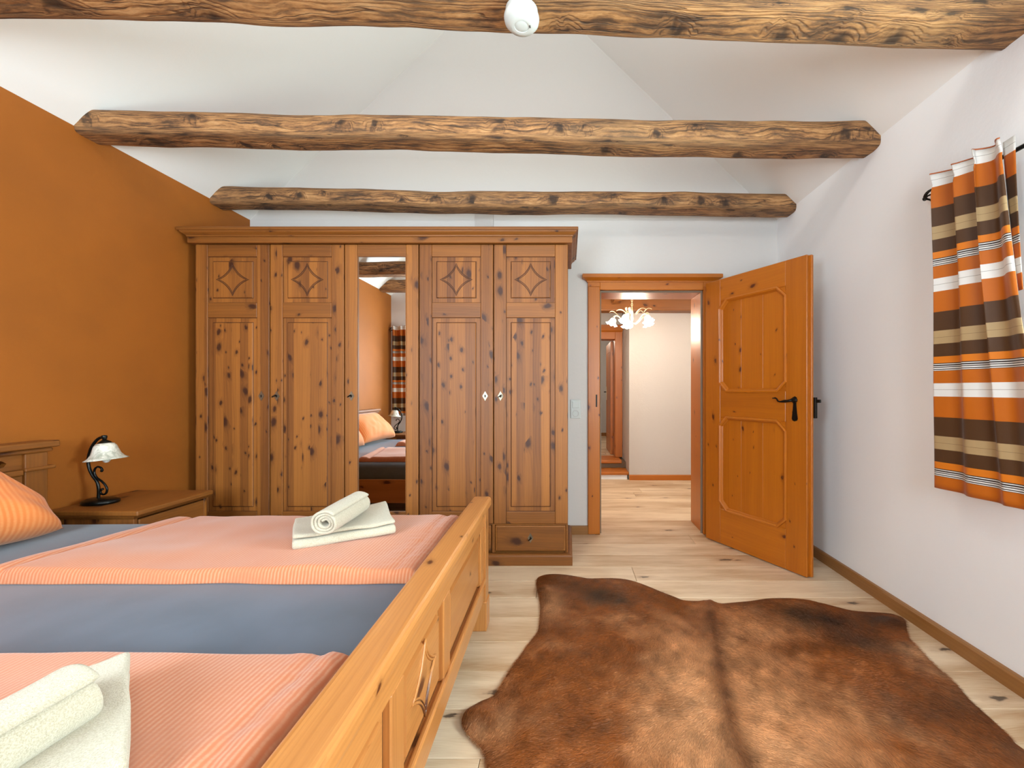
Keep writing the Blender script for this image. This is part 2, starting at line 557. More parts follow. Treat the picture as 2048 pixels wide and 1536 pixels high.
def towel_mat():
    k = NT('cream_terry')
    co = k.n('ShaderNodeTexCoord', {}, out='Object')
    a = k.noise(co, 420.0, 3.0, 0.7)
    b = k.noise(co, 60.0, 3.0, 0.6)
    k.set(Base_Color=k.mix(k.step(a, 0.3, 0.7), lin('#b4a98d'), lin('#d4ccb8')), Roughness=0.95, Sheen_Weight=0.4)
    k.bump(k.M('ADD', a, k.M('MULTIPLY', b, 0.6)), 0.8, 0.004)
    return k.m


TOWEL = towel_mat()


def curtain_mat():
    k = NT('striped_satin')
    uv = k.n('ShaderNodeUVMap', {})
    sep = k.t.nodes.new('ShaderNodeSeparateXYZ')
    k.t.links.new(uv, sep.inputs[0])
    per = 0.4468
    t = k.M('FRACT', k.M('DIVIDE', sep.outputs[1], per))
    ramp = k.n('ShaderNodeValToRGB', {0: t})
    cr = ramp.node.color_ramp
    cr.interpolation = 'CONSTANT'
    OR, BR, BE, WH, LO, DK = '#ac5804', '#45290f', '#a0865f', '#d2d0cc', '#c46c0e', '#241a18'
    stops = [(0.0, WH), (0.058, '#8d8a84'), (0.0615, WH), (0.125, OR), (0.32, BR), (0.50, BE), (0.56, '#7d6444'), (0.5635, BE), (0.625, BR),
             (0.745, LO), (0.806, DK)]
    x = 0.806
    for i in range(4):
        stops += [(x + 0.009, WH), (x + 0.018, DK)]
        x += 0.018
    stops += [(x + 0.004, OR)]
    cr.elements[0].position, cr.elements[0].color = stops[0][0], lin(stops[0][1])
    cr.elements[1].position, cr.elements[1].color = stops[1][0], lin(stops[1][1])
    for p, h in stops[2:]:
        e = cr.elements.new(p)
        e.color = lin(h)
    fine = k.noise(k.vec(k.M('MULTIPLY', sep.outputs[0], 900.0), k.M('MULTIPLY', sep.outputs[1], 30.0)), 1.0, 2.0)
    k.set(Base_Color=ramp, Roughness=k.M('MULTIPLY_ADD', fine, 0.12, 0.48), Sheen_Weight=0.1, Specular_IOR_Level=0.3)
    k.bump(fine, 0.05, 0.001)
    return k.m


CURTAIN = curtain_mat()


def hide_mat():
    k = NT('cowhide_hair')
    at = k.n('ShaderNodeVertexColor', {}, layer_name='coat')
    co = k.n('ShaderNodeTexCoord', {}, out='Object')
    mp = k.n('ShaderNodeMapping', {'Vector': co, 'Rotation': (0, 0, 0.5), 'Scale': (150.0, 34.0, 1.0)})
    mp2 = k.n('ShaderNodeMapping', {'Vector': co, 'Rotation': (0, 0, -0.25), 'Scale': (520.0, 90.0, 1.0)})
    h1 = k.noise(mp, 1.0, 3.0, 0.65, 0.6)
    h2 = k.noise(mp2, 1.0, 3.0, 0.6, 0.5)
    tuft = k.noise(k.n('ShaderNodeMapping', {'Vector': co, 'Rotation': (0, 0, 0.35), 'Scale': (14.0, 30.0, 1.0)}), 1.0, 4.0, 0.6, 0.4)
    hh = k.M('ADD', k.M('MULTIPLY', h1, 0.5), k.M('MULTIPLY', h2, 0.5))
    dark = k.mix(1.0, at, (0.42, 0.36, 0.32, 1), 'MULTIPLY')
    c = k.mix(k.step(hh, 0.62, 0.32), at, dark)
    pale = k.mix(0.45, at, lin('#c79a72'))
    c = k.mix(k.M('MULTIPLY', k.step(tuft, 0.56, 0.72), 0.3), c, pale)
    k.set(Base_Color=c, Roughness=k.M('MULTIPLY_ADD', tuft, -0.25, 0.58), Specular_IOR_Level=0.6)
    k.bump(k.M('ADD', hh, k.M('MULTIPLY', tuft, 1.3)), 0.55, 0.010)
    return k.m


HIDE = hide_mat()
HIDEBACK = plain('hide_back', '#d9c9b0', 0.8)


def alabaster():
    k = NT('alabaster_glass')
    co = k.n('ShaderNodeTexCoord', {}, out='Object')
    n = k.noise(co, 18.0, 5.0, 0.7, 1.2)
    k.set(Base_Color=k.mix(k.step(n, 0.35, 0.62), lin('#a9ab9c'), lin('#e8e6da')), Roughness=0.22, Subsurface_Weight=0.2)
    k.put(k.b.inputs['Subsurface Radius'], (0.02, 0.02, 0.02))
    return k.m


ALAB = alabaster()


def pane_mat():
    k = NT('window_pane')
    k.t.nodes.remove(k.b)
    out = [n for n in k.t.nodes if n.type == 'OUTPUT_MATERIAL'][0]
    tr = k.n('ShaderNodeBsdfTransparent', {})
    gl = k.n('ShaderNodeBsdfGlossy', {'Roughness': 0.0})
    k.t.links.new(k.n('ShaderNodeMixShader', {0: 0.08, 1: tr, 2: gl}), out.inputs[0])
    return k.m


PANE = pane_mat()


def emit(name, col, s, base='#fff6e6'):
    k = NT(name)
    k.set(Base_Color=lin(base), Roughness=0.4)
    k.put(k.b.inputs['Emission Color'], col)
    k.put(k.b.inputs['Emission Strength'], s)
    return k.m


SHADEGLOW = emit('lit_glass_shade', (1.0, 0.97, 0.92, 1), 5.0)
IVORY = plain('cream_enamel', '#d9c6a2', 0.4)

# ------------------------------------------------------------------ room shell
XL, ZE, YB, YR = -2.577, 2.547, 3.51, -0.50
XRB, XRT = 1.745, 1.700            # the right wall leans in a little towards the top
XAP, ZAP = -0.4385, 2.547 + 0.97 * 2.1385
WT = 0.33                          # thickness of the wall with the door
OX0, OX1, OZ = 0.225, 1.135, 2.03  # rough opening of the door

tag(empty('floor'), kind='structure')
floor = bpy.data.objects['floor']
b = new_bm()
box(b, XL - 0.1, 1.9, YR - 0.1, 3.49, -0.12, -0.022)
obj('subfloor', b, EARTH, floor)


def lay_planks(parent, x0, x1, y0, y1, w, z, lens, seed, pat=None):
    rr = random.Random(seed)
    meshes = {}
    y = y1
    row = 0
    gap = 0.0016
    while y > y0 + 0.01:
        ya = max(y0, y - w)
        x = x0 - (pat[row % len(pat)] if pat else rr.uniform(0.0, 1.4))
        while x < x1 - 0.02:
            L = lens[rr.randrange(len(lens))]
            a, c = max(x, x0), min(x + L, x1)
            if c - a > 0.05:
                key = (round(c - a, 2), round(y - ya, 3))
                if key not in meshes:
                    bm = new_bm()
                    box(bm, gap / 2, key[0] - gap / 2, gap / 2, key[1] - gap / 2, -0.022, 0.0, 0.0016)
                    o = obj('plank', bm, OAK, parent, grain='X', loc=(a, ya, z))
                    meshes[key] = o.data
                else:
                    o = bpy.data.objects.new('plank', meshes[key])
                    COL.objects.link(o)
                    o.parent = parent
                    o.location = (a, ya, z)
            x += L
        y -= w
        row += 1


lay_planks(floor, XL, 1.76, YR, 3.49, 0.212, 0.0, (1.5, 2.0, 2.4), 3, pat=(0.35, 1.25, 0.15, 0.9, 1.6, 0.55))


def slab(bm, pts, thick_vec):
    """Prism: polygon pts extruded by a vector."""
    a = [bm.verts.new(p) for p in pts]
    t = Vector(thick_vec)
    c = [bm.verts.new(Vector(p) + t) for p in pts]
    n = len(a)
    bm.faces.new(a)
    bm.faces.new(c[::-1])
    for i in range(n):
        j = (i + 1) % n
        bm.faces.new((a[j], a[i], c[i], c[j]))


# left wall (orange)
b = new_bm()
box(b, XL - 0.2, XL, YR - 0.2, YB + 0.1, -0.1, ZE)
tag(obj('wall_left', b, ORANGE), kind='structure')


# right wall with a window opening
WY0, WY1, WZ0, WZ1 = 0.28, 1.28, 0.92, 2.06


def xr(z):
    return XRB + (XRT - XRB) * z / ZE


b = new_bm()


def rw(y0, y1, z0, z1):
    slab(b, [(xr(z0), y0, z0), (xr(z0), y1, z0), (xr(z1), y1, z1), (xr(z1), y0, z1)], (0.32, 0, 0))


rw(YR - 0.2, WY0, -0.1, ZE)
rw(WY1, YB + 0.1, -0.1, ZE)
rw(WY0, WY1, -0.1, WZ0)
rw(WY0, WY1, WZ1, ZE)
tag(obj('wall_right', b, WHITE), kind='structure')

# wall with the door, and the gable above it
b = new_bm()
box(b, XL - 0.1, OX0, YB, YB + WT, -0.1, ZE)
box(b, OX1, 1.9, YB, YB + WT, -0.1, ZE)
box(b, OX0, OX1, YB, YB + WT, OZ, ZE)
slab(b, [(XL - 0.2, YB, ZE - 0.001), (XRT + 0.2, YB, ZE - 0.001), (XRT + 0.2, YB, ZE + 0.01), (XAP, YB, ZAP + 0.15), (XL - 0.2, YB, ZE + 0.01)], (0, WT, 0))
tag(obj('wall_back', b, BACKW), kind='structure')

# rear wall behind the camera: two windows and a gable window
RW = [(-2.0, -0.9), (0.17, 1.27)]
b = new_bm()
Y0, Y1 = YR - 0.22, YR
xs = [XL - 0.1, RW[0][0], RW[0][1], RW[1][0], RW[1][1], 1.9]
for i in range(0, 6, 2):
    box(b, xs[i], xs[i + 1], Y0, Y1, -0.1, ZE)
for x0, x1 in RW:
    box(b, x0, x1, Y0, Y1, -0.1, 0.92)
    box(b, x0, x1, Y0, Y1, 2.06, ZE)
GW = (-0.94, 0.06, 3.15, 3.95)
zt = lambda x: ZE + 0.97 * (x - XL) if x < XAP else ZE + 0.97 * (XRT - x)
slab(b, [(XL, Y0, ZE), (GW[0], Y0, ZE), (GW[0], Y0, zt(GW[0]) + 0.05)], (0, 0.22, 0))
slab(b, [(GW[1], Y0, ZE), (XRT, Y0, ZE), (GW[1], Y0, zt(GW[1]) + 0.05)], (0, 0.22, 0))
box(b, GW[0], GW[1], Y0, Y1, ZE, GW[2])
slab(b, [(GW[0], Y0, GW[3]), (GW[1], Y0, GW[3]), (GW[1], Y0, zt(GW[1])), (XAP, Y0, ZAP + 0.1), (GW[0], Y0, zt(GW[0]))], (0, 0.22, 0))
tag(obj('wall_rear', b, WHITE), kind='structure')

# sloping ceiling, two planes
b = new_bm()
n_l = Vector((-0.97, 0, 1)).normalized() * 0.15
n_r = Vector((0.97, 0, 1)).normalized() * 0.15
slab(b, [(XL - 0.3, YR - 0.2, ZE - 0.29), (XAP, YR - 0.2, ZAP), (XAP, YB + 0.1, ZAP), (XL - 0.3, YB + 0.1, ZE - 0.29)], n_l)
slab(b, [(XAP, YR - 0.2, ZAP), (XRT + 0.3, YR - 0.2, ZE - 0.29), (XRT + 0.3, YB + 0.1, ZE - 0.29), (XAP, YB + 0.1, ZAP)], n_r)
for v in b.verts:  # stop the slopes just inside the wall heads
    pass
tag(obj('ceiling', b, CEIL), kind='structure')


def window(name, M, w, h):
    """Casement window in local XZ, M places it."""
    t = empty(name, kind='structure')
    t.matrix_world = M
    f = 0.06
    b = new_bm()
    box(b, 0, w, -0.03, 0.03, 0, f, 0.004)
    box(b, 0, w, -0.03, 0.03, h - f, h, 0.004)
    box(b, 0, f, -0.03, 0.03, f, h - f, 0.004)
    box(b, w - f, w, -0.03, 0.03, f, h - f, 0.004)
    box(b, w / 2 - 0.035, w / 2 + 0.035, -0.035, 0.03, f, h - f, 0.004)
    obj('window_frame', b, FRAMEW, t)
    for x0, x1 in ((f, w / 2 - 0.035), (w / 2 + 0.035, w - f)):
        b = new_bm()
        box(b, x0, x1, -0.004, 0.004, f, h - f)
        obj('pane', b, PANE, t)
    return t


window('window_1', Matrix.Translation((1.83, WY0, WZ0)) @ Matrix.Rotation(R(90), 4, 'Z'), WY1 - WY0, WZ1 - WZ0)
for i, (x0, x1) in enumerate(RW):
    window('window_%d' % (i + 2), Matrix.Translation((x0, YR - 0.12, 0.92)), x1 - x0, 1.14)
window('window_4', Matrix.Translation((GW[0], YR - 0.15, GW[2])), GW[1] - GW[0], GW[3] - GW[2])

# baseboards
BB = [(0, 0), (0.022, 0), (0.022, 0.058), (0.016, 0.066), (0, 0.068)]
b = new_bm()
sweep(b, [(XRB, YB), (XRB, YR)], BB)
tag(obj('baseboard_right', b, OAKTRIM, grain='Y'), kind='structure')
b = new_bm()
sweep(b, [(0.0, YB), (0.166, YB)], BB)
tag(obj('baseboard_back', b, OAKTRIM, grain='X'), kind='structure')
b = new_bm()
sweep(b, [(1.20, YB), (XRB - 0.022, YB)], BB)
tag(obj('baseboard_back', b, OAKTRIM, grain='X'), kind='structure')
b = new_bm()
sweep(b, [(XL, YR), (XL, YB)], BB)
tag(obj('baseboard_left', b, OAKTRIM, grain='Y'), kind='structure')

# ------------------------------------------------------------------ door frame and door leaf
fr = empty('trim_1', (0.262, 3.49, 0), kind='structure')
DW, DH = 0.836, 1.974
for x0, x1 in ((-0.097, 0.0), (DW, DW + 0.097)):
    b = new_bm()
    box(b, x0, x1, 0.0, 0.03, 0, DH + 0.03, 0.004)
    obj('casing', b, DOORPINE, fr, grain='Z')
b = new_bm()
box(b, 0.0, DW, 0.0, 0.03, DH, DH + 0.07, 0.004)
obj('head_casing', b, DOORPINE, fr, grain='X')
b = new_bm()
box(b, -0.097, 0.0, 0.002, 0.03, DH + 0.03, DH + 0.07)
box(b, DW, DW + 0.097, 0.002, 0.03, DH + 0.03, DH + 0.07)
obj('casing_head_block', b, DOORPINE, fr, grain='Z')
b = new_bm()
sweep(b, [(-0.097, 0.03), (-0.097, 0.0), (DW + 0.097, 0.0), (DW + 0.097, 0.03)],
      [(0, DH + 0.062), (0.006, DH + 0.062), (0.010, DH + 0.072), (0.026, DH + 0.082), (0.045, DH + 0.092), (0.045, DH + 0.118), (0.040, DH + 0.122), (0, DH + 0.122)])
obj('cornice', b, DOORPINE, fr, grain='X')
# lining through the wall
for x0, x1 in ((-0.03, 0.0), (DW, DW + 0.03)):
    b = new_bm()
    box(b, x0, x1, 0.045, 0.36, 0, DH, 0.002)
    obj('jamb_lining', b, DOORPINE, fr, grain='Z')
b = new_bm()
box(b, -0.03, DW + 0.03, 0.045, 0.36, DH, DH + 0.03, 0.002)
obj('head_lining', b, DOORPINE, fr, grain='X')
b = new_bm()
for x in (0.0, DW - 0.012):
    box(b, x, x + 0.012, 0.03, 0.046, 0, DH)
box(b, 0.012, DW - 0.012, 0.03, 0.046, DH - 0.012, DH)
obj('rubber_seal', b, plain('grey_seal', '#7a6a58', 0.7), fr)
b = new_bm()
box(b, -0.034, -0.022, -0.0015, 0.004, 1.03, 1.13, 0.001)
obj('strike_plate', b, BLACK, fr)
b = new_bm()
box(b, 0.0, DW, 0.0, 0.36, -0.022, 0.002, 0.001)
obj('threshold', b, OAK, fr, grain='X')

leaf = empty('door_1', (1.088, 3.406, 0.006), R(-61.8), kind='structure')
leaf['label'] = 'open honey pine door leaf with two octagonal panels and black iron handle'
LW, LH, LT = 0.83, 2.0, 0.045
PX0, PX1 = 0.145, 0.685
UP = (1.155, 1.835)
LP = (0.262, 0.955)


def leafpart(name, x0, x1, y0, y1, z0, z1, grain, mat=None, bev=0.003):
    b = new_bm()
    box(b, x0, x1, y0, y1, z0, z1, bev)
    return obj(name, b, mat or DOORPINE, leaf, grain=grain)


leafpart('stile', 0.0, PX0, 0, LT, 0, LH, 'Z')
leafpart('stile', PX1, LW, 0, LT, 0, LH, 'Z')
leafpart('rail', PX0, PX1, 0.0006, LT, 0, LP[0], 'X')
leafpart('rail', PX0, PX1, 0.0006, LT, LP[1], UP[0], 'X')
leafpart('rail', PX0, PX1, 0.0006, LT, UP[1], LH, 'X')
leafpart('rebate_strip', LW - 0.012, LW + 0.014, 0.026, LT + 0.001, 0, LH, 'Z')
for z0, z1 in (UP, LP):
    nb = 3
    bw = (PX1 - PX0) / nb
    for i in range(nb):
        b = new_bm()
        box(b, PX0 + i * bw, PX0 + (i + 1) * bw, 0.016, 0.030, z0, z1, 0.0015)
        obj('board', b, DOORPANEL, leaf, grain='Z')
    c = 0.062
    # corner blocks
    for sx in (0, 1):
        for sz in (0, 1):
            cx, cz = (PX1 if sx else PX0), (z1 if sz else z0)
            dx, dz = (-c if sx else c), (-c if sz else c)
            b = new_bm()
            slab(b, [(cx, 0.006, cz), (cx + dx, 0.006, cz), (cx, 0.006, cz + dz)], (0, 0.012, 0))
            obj('corner_block', b, DOORPINE, leaf, grain='X')
    # octagonal moulding
    pts = [(PX0 + c, z0), (PX1 - c, z0), (PX1, z0 + c), (PX1, z1 - c), (PX1 - c, z1), (PX0 + c, z1), (PX0, z1 - c), (PX0, z0 + c)]
    ins = 0.013
    mid = Vector(((PX0 + PX1) / 2, (z0 + z1) / 2))
    b = new_bm()
    prof = [(-0.012, 0.004), (-0.010, -0.007), (0.0, -0.010), (0.008, -0.004), (0.012, 0.004), (0.018, 0.012), (0.018, 0.018), (-0.012, 0.018)]
    n = len(pts)
    rings = []
    for i in range(n):
        p0, p1, p2 = Vector(pts[i - 1]), Vector(pts[i]), Vector(pts[(i + 1) % n])
        d0, d1 = (p1 - p0).normalized(), (p2 - p1).normalized()
        n0, n1 = Vector((-d0.y, d0.x)), Vector((-d1.y, d1.x))
        m = (n0 + n1).normalized()
        m = m / m.dot(n0)
        rings.append([b.verts.new((p1.x + m.x * o, y, p1.y + m.y * o)) for o, y in prof])
    for i in range(n):
        a, c2 = rings[i], rings[(i + 1) % n]
        for j in range(len(prof)):
            k2 = (j + 1) % len(prof)
            b.faces.new((a[j], a[k2], c2[k2], c2[j]))
    lay = b.loops.layers.uv.verify()
    for f in b.faces:
        vv = [l.vert.co for l in f.loops]
        dd = max(((q - p) for p in vv for q in vv), key=lambda t: t.length).normalized()
        for l in f.loops:
            c_ = l.vert.co
            l[lay].uv = (c_.y + 3 + (c_ - dd * c_.dot(dd)).length * 0.2, c_.dot(dd) + 7)
    obj('panel_moulding', b, DOORPINE, leaf)

# iron handles, one on each face
hx, hz = 0.752, 1.085
for side in (-1, 1):
    y0 = 0.0 if side < 0 else LT
    s = side
    b = new_bm()
    P = [(-0.013, 0.028), (-0.010, 0.008), (-0.009, -0.015), (-0.012, -0.05), (-0.017, -0.09), (-0.019, -0.105), (-0.014, -0.118), (0.0, -0.123), (0.014, -0.118), (0.019, -0.105), (0.017, -0.09), (0.012, -0.05), (0.009, -0.015), (0.010, 0.008), (0.013, 0.028), (0.0, 0.036)]
    slab(b, [(hx + x, y0, hz + z) for x, z in P], (0, s * 0.006, 0))
    pl = tag(obj('handle_plate', b, BLACK, leaf), 'black iron handle plate')
    b = new_bm()
    lathe(b, [(0.0, 0.0), (0.019, 0.0), (0.019, 0.008), (0.013, 0.014), (0.011, 0.030), (0.0, 0.032)], 16, Matrix.Translation((hx, y0 + s * 0.004, hz + 0.012)) @ Matrix.Rotation(R(90) if s < 0 else R(-90), 4, 'X'))
    obj('rosette', b, BLACK, pl, smooth=True, auto=40)
    b = new_bm()
    yy = y0 + s * 0.030
    pts = [(hx, yy, hz + 0.012), (hx - 0.03, yy, hz + 0.006), (hx - 0.055, yy, hz + 0.004), (hx - 0.085, yy, hz + 0.000), (hx - 0.100, yy, hz + 0.004), (hx - 0.108, yy, hz + 0.018), (hx - 0.118, yy, hz + 0.024), (hx - 0.140, yy, hz + 0.022)]
    tube(b, pts, [0.009, 0.008, 0.009, 0.005, 0.005, 0.005, 0.005, 0.003], 8)
    obj('lever', b, BLACK, pl, smooth=True)
b = new_bm()
box(b, LW - 0.05, LW + 0.026, LT + 0.001, LT + 0.022, 0.985, 1.115, 0.003, 2)
rl = tag(obj('rim_lock', b, BLACK, leaf), 'black iron lock case on the far edge')
b = new_bm()
box(b, LW + 0.022, LW + 0.052, LT + 0.006, LT + 0.018, 1.082, 1.102, 0.002)
obj('latch', b, BLACK, rl)
for z in (0.22, 1.75):
    b = new_bm()
    tube(b, [(-0.008, LT * 0.5, z), (-0.008, LT * 0.5, z + 0.11)], 0.008, 10)
    obj('hinge', b, BLACK, leaf)

# ------------------------------------------------------------------ hall beyond the door
HF = tag(empty('floor_hall', (0, 0, 0)), kind='structure')
b = new_bm()
box(b, -1.5, 2.6, 3.49, 9.3, -0.12, -0.022)
obj('subfloor', b, EARTH, HF)
lay_planks(HF, -0.6, 2.4, 3.852, 5.99, 0.212, 0.0, (1.4, 1.9), 11)
b = new_bm()
box(b, -1.4, 0.80, 5.94, 9.2, 0.10, 0.178)
obj('raised_subfloor', b, EARTH, HF)
lay_planks(HF, -0.9, 0.795, 6.40, 9.1, 0.20, 0.20, (1.4, 1.9), 5)
# two timber steps up to the far doorway
for y0, z0, z1, x1 in ((5.63, 0.0, 0.10, 0.80), (5.93, 0.10, 0.20, 0.745)):
    b = new_bm()
    box(b, -0.6, x1, y0, y0 + (0.31 if z0 == 0 else 0.47), z1 - 0.042, z1, 0.010, 2)
    obj('step', b, DOORPINE, HF, grain='X')
    b = new_bm()
    box(b, -0.6, x1 - 0.02, y0 + 0.02, y0 + 0.30, z0, z1 - 0.042)
    obj('step_riser', b, WHITE if z0 == 0 else GROOVE, HF)

b = new_bm()
box(b, 0.80, 2.6, 5.61, 6.45, -0.1, 2.7)
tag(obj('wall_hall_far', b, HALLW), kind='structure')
b = new_bm()
box(b, 2.4, 2.55, 3.5, 6.45, -0.1, 2.7)
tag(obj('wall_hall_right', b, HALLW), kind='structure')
b = new_bm()
box(b, -0.75, -0.6, 3.5, 6.25, -0.1, 2.7)
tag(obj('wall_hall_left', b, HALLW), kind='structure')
# wall with the far doorway, and the room beyond
b = new_bm()
box(b, -0.75, -0.08, 6.25, 6.45, -0.1, 2.7)
box(b, -0.08, 0.80, 6.25, 6.45, 2.02, 2.7)
box(b, 0.79, 0.80, 6.25, 6.45, -0.1, 2.7)
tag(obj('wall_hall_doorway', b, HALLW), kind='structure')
b = new_bm()
box(b, -1.4, 2.6, 9.1, 9.25, -0.1, 2.7)
box(b, 1.5, 1.65, 6.45, 9.1, -0.1, 2.7)
box(b, -1.4, -1.25, 6.45, 9.1, -0.1, 2.7)
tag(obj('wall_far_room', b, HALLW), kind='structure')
b = new_bm()
box(b, -1.4, 2.6, YB + WT, 9.25, 2.34, 2.5)
tag(obj('ceiling_hall', b, HALLW), kind='structure')
b = new_bm()
box(b, -0.6, 2.4, 5.40, 5.60, 2.160, 2.345, 0.012, 2)
tag(obj('hall_beam', b, PINE_X, grain='X'), 'smooth brown beam across the hall ceiling, in front of the far white wall', 'beam')
b = new_bm()
box(b, 0.555, 0.655, 3.84, 5.40, 2.235, 2.345, 0.010, 2)
tag(obj('hall_joist', b, PINE_X, grain='Y'), 'slim joist meeting the hall beam, seen beside the chandelier chain', 'beam')
b = new_bm()
sweep(b, [(0.80, 5.61), (2.4, 5.61)], [(0, 0), (0.02, 0), (0.02, 0.06), (0.014, 0.066), (0, 0.068)])
tag(obj('baseboard_hall', b, DOORPINE, grain='X'), kind='structure')
b = new_bm()
sweep(b, [(-1.25, 9.1), (1.5, 9.1)], [(0, 0.2), (0.02, 0.2), (0.02, 0.27), (0, 0.27)])
tag(obj('baseboard_far_room', b, OAKTRIM, grain='X'), kind='structure')

t2 = empty('trim_2', (0.0, 6.21, 0.20), kind='structure')
for x0, x1 in ((-0.08, 0.02), (0.683, 0.79)):
    b = new_bm()
    box(b, x0, x1, 0.0, 0.24, 0, 1.82, 0.005)
    obj('casing', b, DOORPINE, t2, grain='Z')
b = new_bm()
box(b, 0.02, 0.683, 0.001, 0.24, 1.70, 1.82, 0.003)
obj('head_casing', b, DOORPINE, t2, grain='X')
b = new_bm()
sweep(b, [(-0.1, 0.03), (-0.1, 0.0), (0.79, 0.0)], [(0, 1.80), (0.02, 1.82), (0.035, 1.86), (0.035, 1.90), (0, 1.90)])
obj('cornice', b, DOORPINE, t2, grain='X')

d2 = empty('door_2', (0.682, 6.46, 0.205), R(90), kind='structure')
d2['label'] = 'narrow view of an open pine door in the doorway beyond the hall'
for nm, x0, x1, z0, z1, g in (('stile', 0, 0.11, 0, 1.69, 'Z'), ('stile', 0.60, 0.71, 0, 1.69, 'Z'), ('rail', 0.11, 0.60, 0, 0.28, 'X'), ('rail', 0.11, 0.60, 0.80, 0.98, 'X'), ('rail', 0.11, 0.60, 1.54, 1.69, 'X')):
    b = new_bm()
    box(b, x0, x1, 0, 0.04, z0, z1, 0.003)
    obj(nm, b, DOORPINE, d2, grain=g)
for z0, z1 in ((0.28, 0.80), (0.98, 1.54)):
    b = new_bm()
    raised(b, 0.11, 0.60, z0, z1, 0.028, 0.018, 0.05)
    obj('panel', b, [DOORPANEL, GROOVE], d2, grain='Z')
    b = new_bm()
    raised(b, 0.11, 0.60, z0, z1, -0.012, -0.022, 0.05)
    obj('panel', b, [DOORPANEL, GROOVE], d2, grain='Z', M=Matrix.Scale(-1, 4, (0, 1, 0)))
for y0, s in ((0.0, -1), (0.04, 1)):
    b = new_bm()
    box(b, 0.60, 0.66, min(y0, y0 + s * 0.006), max(y0, y0 + s * 0.006), 0.80, 1.02, 0.002)
    pl = obj('handle_plate', b, IVORY, d2)
    b = new_bm()
    tube(b, [(0.63, y0, 0.93), (0.63, y0 + s * 0.04, 0.93), (0.55, y0 + s * 0.045, 0.93)], 0.008, 8)
    obj('lever', b, BLACK, pl, smooth=True)

# ------------------------------------------------------------------ hewn ceiling beams
def hewn_beam(p0, p1, w, h, seed, label, drop=0.0, taper=0.0):
    p0, p1 = Vector(p0), Vector(p1)
    L = (p1 - p0).length
    b = new_bm()
    nl, nr = 150, 28
    lay = b.loops.layers.uv.verify()
    rings = []
    for i in range(nl + 1):
        t = i / nl
        x = t * L
        wob_y = 0.012 * noise.noise(Vector((x * 0.7, seed, 0))) + 0.006 * noise.noise(Vector((x * 2.3, seed, 5)))
        wob_z = 0.012 * noise.noise(Vector((x * 0.8, seed + 9, 0))) + 0.006 * noise.noise(Vector((x * 2.7, seed + 9, 3)))
        k = 1.0 + taper * (t - 0.5)
        ring = []
        for j in range(nr):
            a = 2 * math.pi * j / nr + 0.2
            ca, sa = math.cos(a), math.sin(a)
            e = 2 / 5.5
            y = math.copysign(abs(ca) ** e, ca) * w / 2 * k
            z = math.copysign(abs(sa) ** e, sa) * h / 2 * k
            q = Vector((x * 2.2, y * 14 + seed * 3.1, z * 14))
            f = 1 + 0.07 * noise.noise(q) + 0.035 * noise.noise(q * 3.1)
            ring.append(b.verts.new((x, y * f + wob_y, z * f + wob_z - drop * math.sin(math.pi * t))))
        rings.append(ring)
    per = 2 * (w + h) * 0.9
    for i in range(nl):
        for j in range(nr):
            k = (j + 1) % nr
            f = b.faces.new((rings[i][j], rings[i][k], rings[i + 1][k], rings[i + 1][j]))
            f.smooth = True
            uu = (j / nr * per, (j + 1) / nr * per)
            for l, (a, c) in zip(f.loops, ((0, 0), (1, 0), (1, 1), (0, 1))):
                l[lay].uv = (uu[a], (i + c) / nl * L)
    b.faces.new(rings[0])
    b.faces.new(rings[-1][::-1])
    o = obj('ceiling_beam', b, RUSTIC, recalc=True)
    d = p1 - p0
    o.location = p0
    o.rotation_euler = (0, -math.asin(d.z / L), math.atan2(d.y, d.x))
    return tag(o, label, 'beam', 'hewn timber beams across the sloping ceiling')


XA, XB = XL - 0.02, XRT + 0.02
hewn_beam((XA, 1.470, 2.600), (XB, 1.610, 2.575), 0.20, 0.16, 1.3, 'grey-brown weathered hewn beam at the top edge that carries the smoke detector')
hewn_beam((XA, 2.335, 2.578), (XB, 2.435, 2.558), 0.155, 0.135, 4.7, 'middle hewn log beam with dark underside, between the other two beams', taper=0.14)
hewn_beam((XA, 3.185, 2.572), (XB, 3.290, 2.568), 0.150, 0.130, 8.9, 'last hewn log beam, just above the wardrobe top and nearest the door wall', taper=0.06)
hewn_beam((XA, 0.66, 2.60), (XB, 0.72, 2.60), 0.17, 0.16, 12.1, 'hewn beam behind the smoke detector beam, upper one seen in the wardrobe mirror')
hewn_beam((XA, -0.18, 2.60), (XB, -0.14, 2.60), 0.16, 0.16, 15.5, 'hewn beam along the rear wall, lower one seen in the wardrobe mirror')

# smoke detector under the first beam
sd = empty('smoke_detector', (-0.161, 1.520, 2.504), 0, 'round white smoke detector fixed under the topmost beam', 'smoke detector')
b = new_bm()
lathe(b, [(0.0, 0.0), (0.050, 0.0), (0.053, -0.003), (0.054, -0.018), (0.050, -0.022)], 40)
obj('mounting_ring', b, PLASTIC, sd, smooth=True, auto=35)
b = new_bm()
lathe(b, [(0.050, -0.018), (0.057, -0.020), (0.0585, -0.026), (0.056, -0.036), (0.047, -0.045), (0.030, -0.0485), (0.024, -0.0485), (0.0235, -0.047), (0.022, -0.0475), (0.012, -0.049), (0.0, -0.049)], 40)
obj('cover', b, PLASTIC, sd, smooth=True, auto=35)
b = new_bm()
box(b, 0.026, 0.029, -0.006, 0.004, -0.0495, -0.047)
obj('indicator_slot', b, DARKHOLE, sd)

sd.scale = (1.06, 1.06, 1.25)

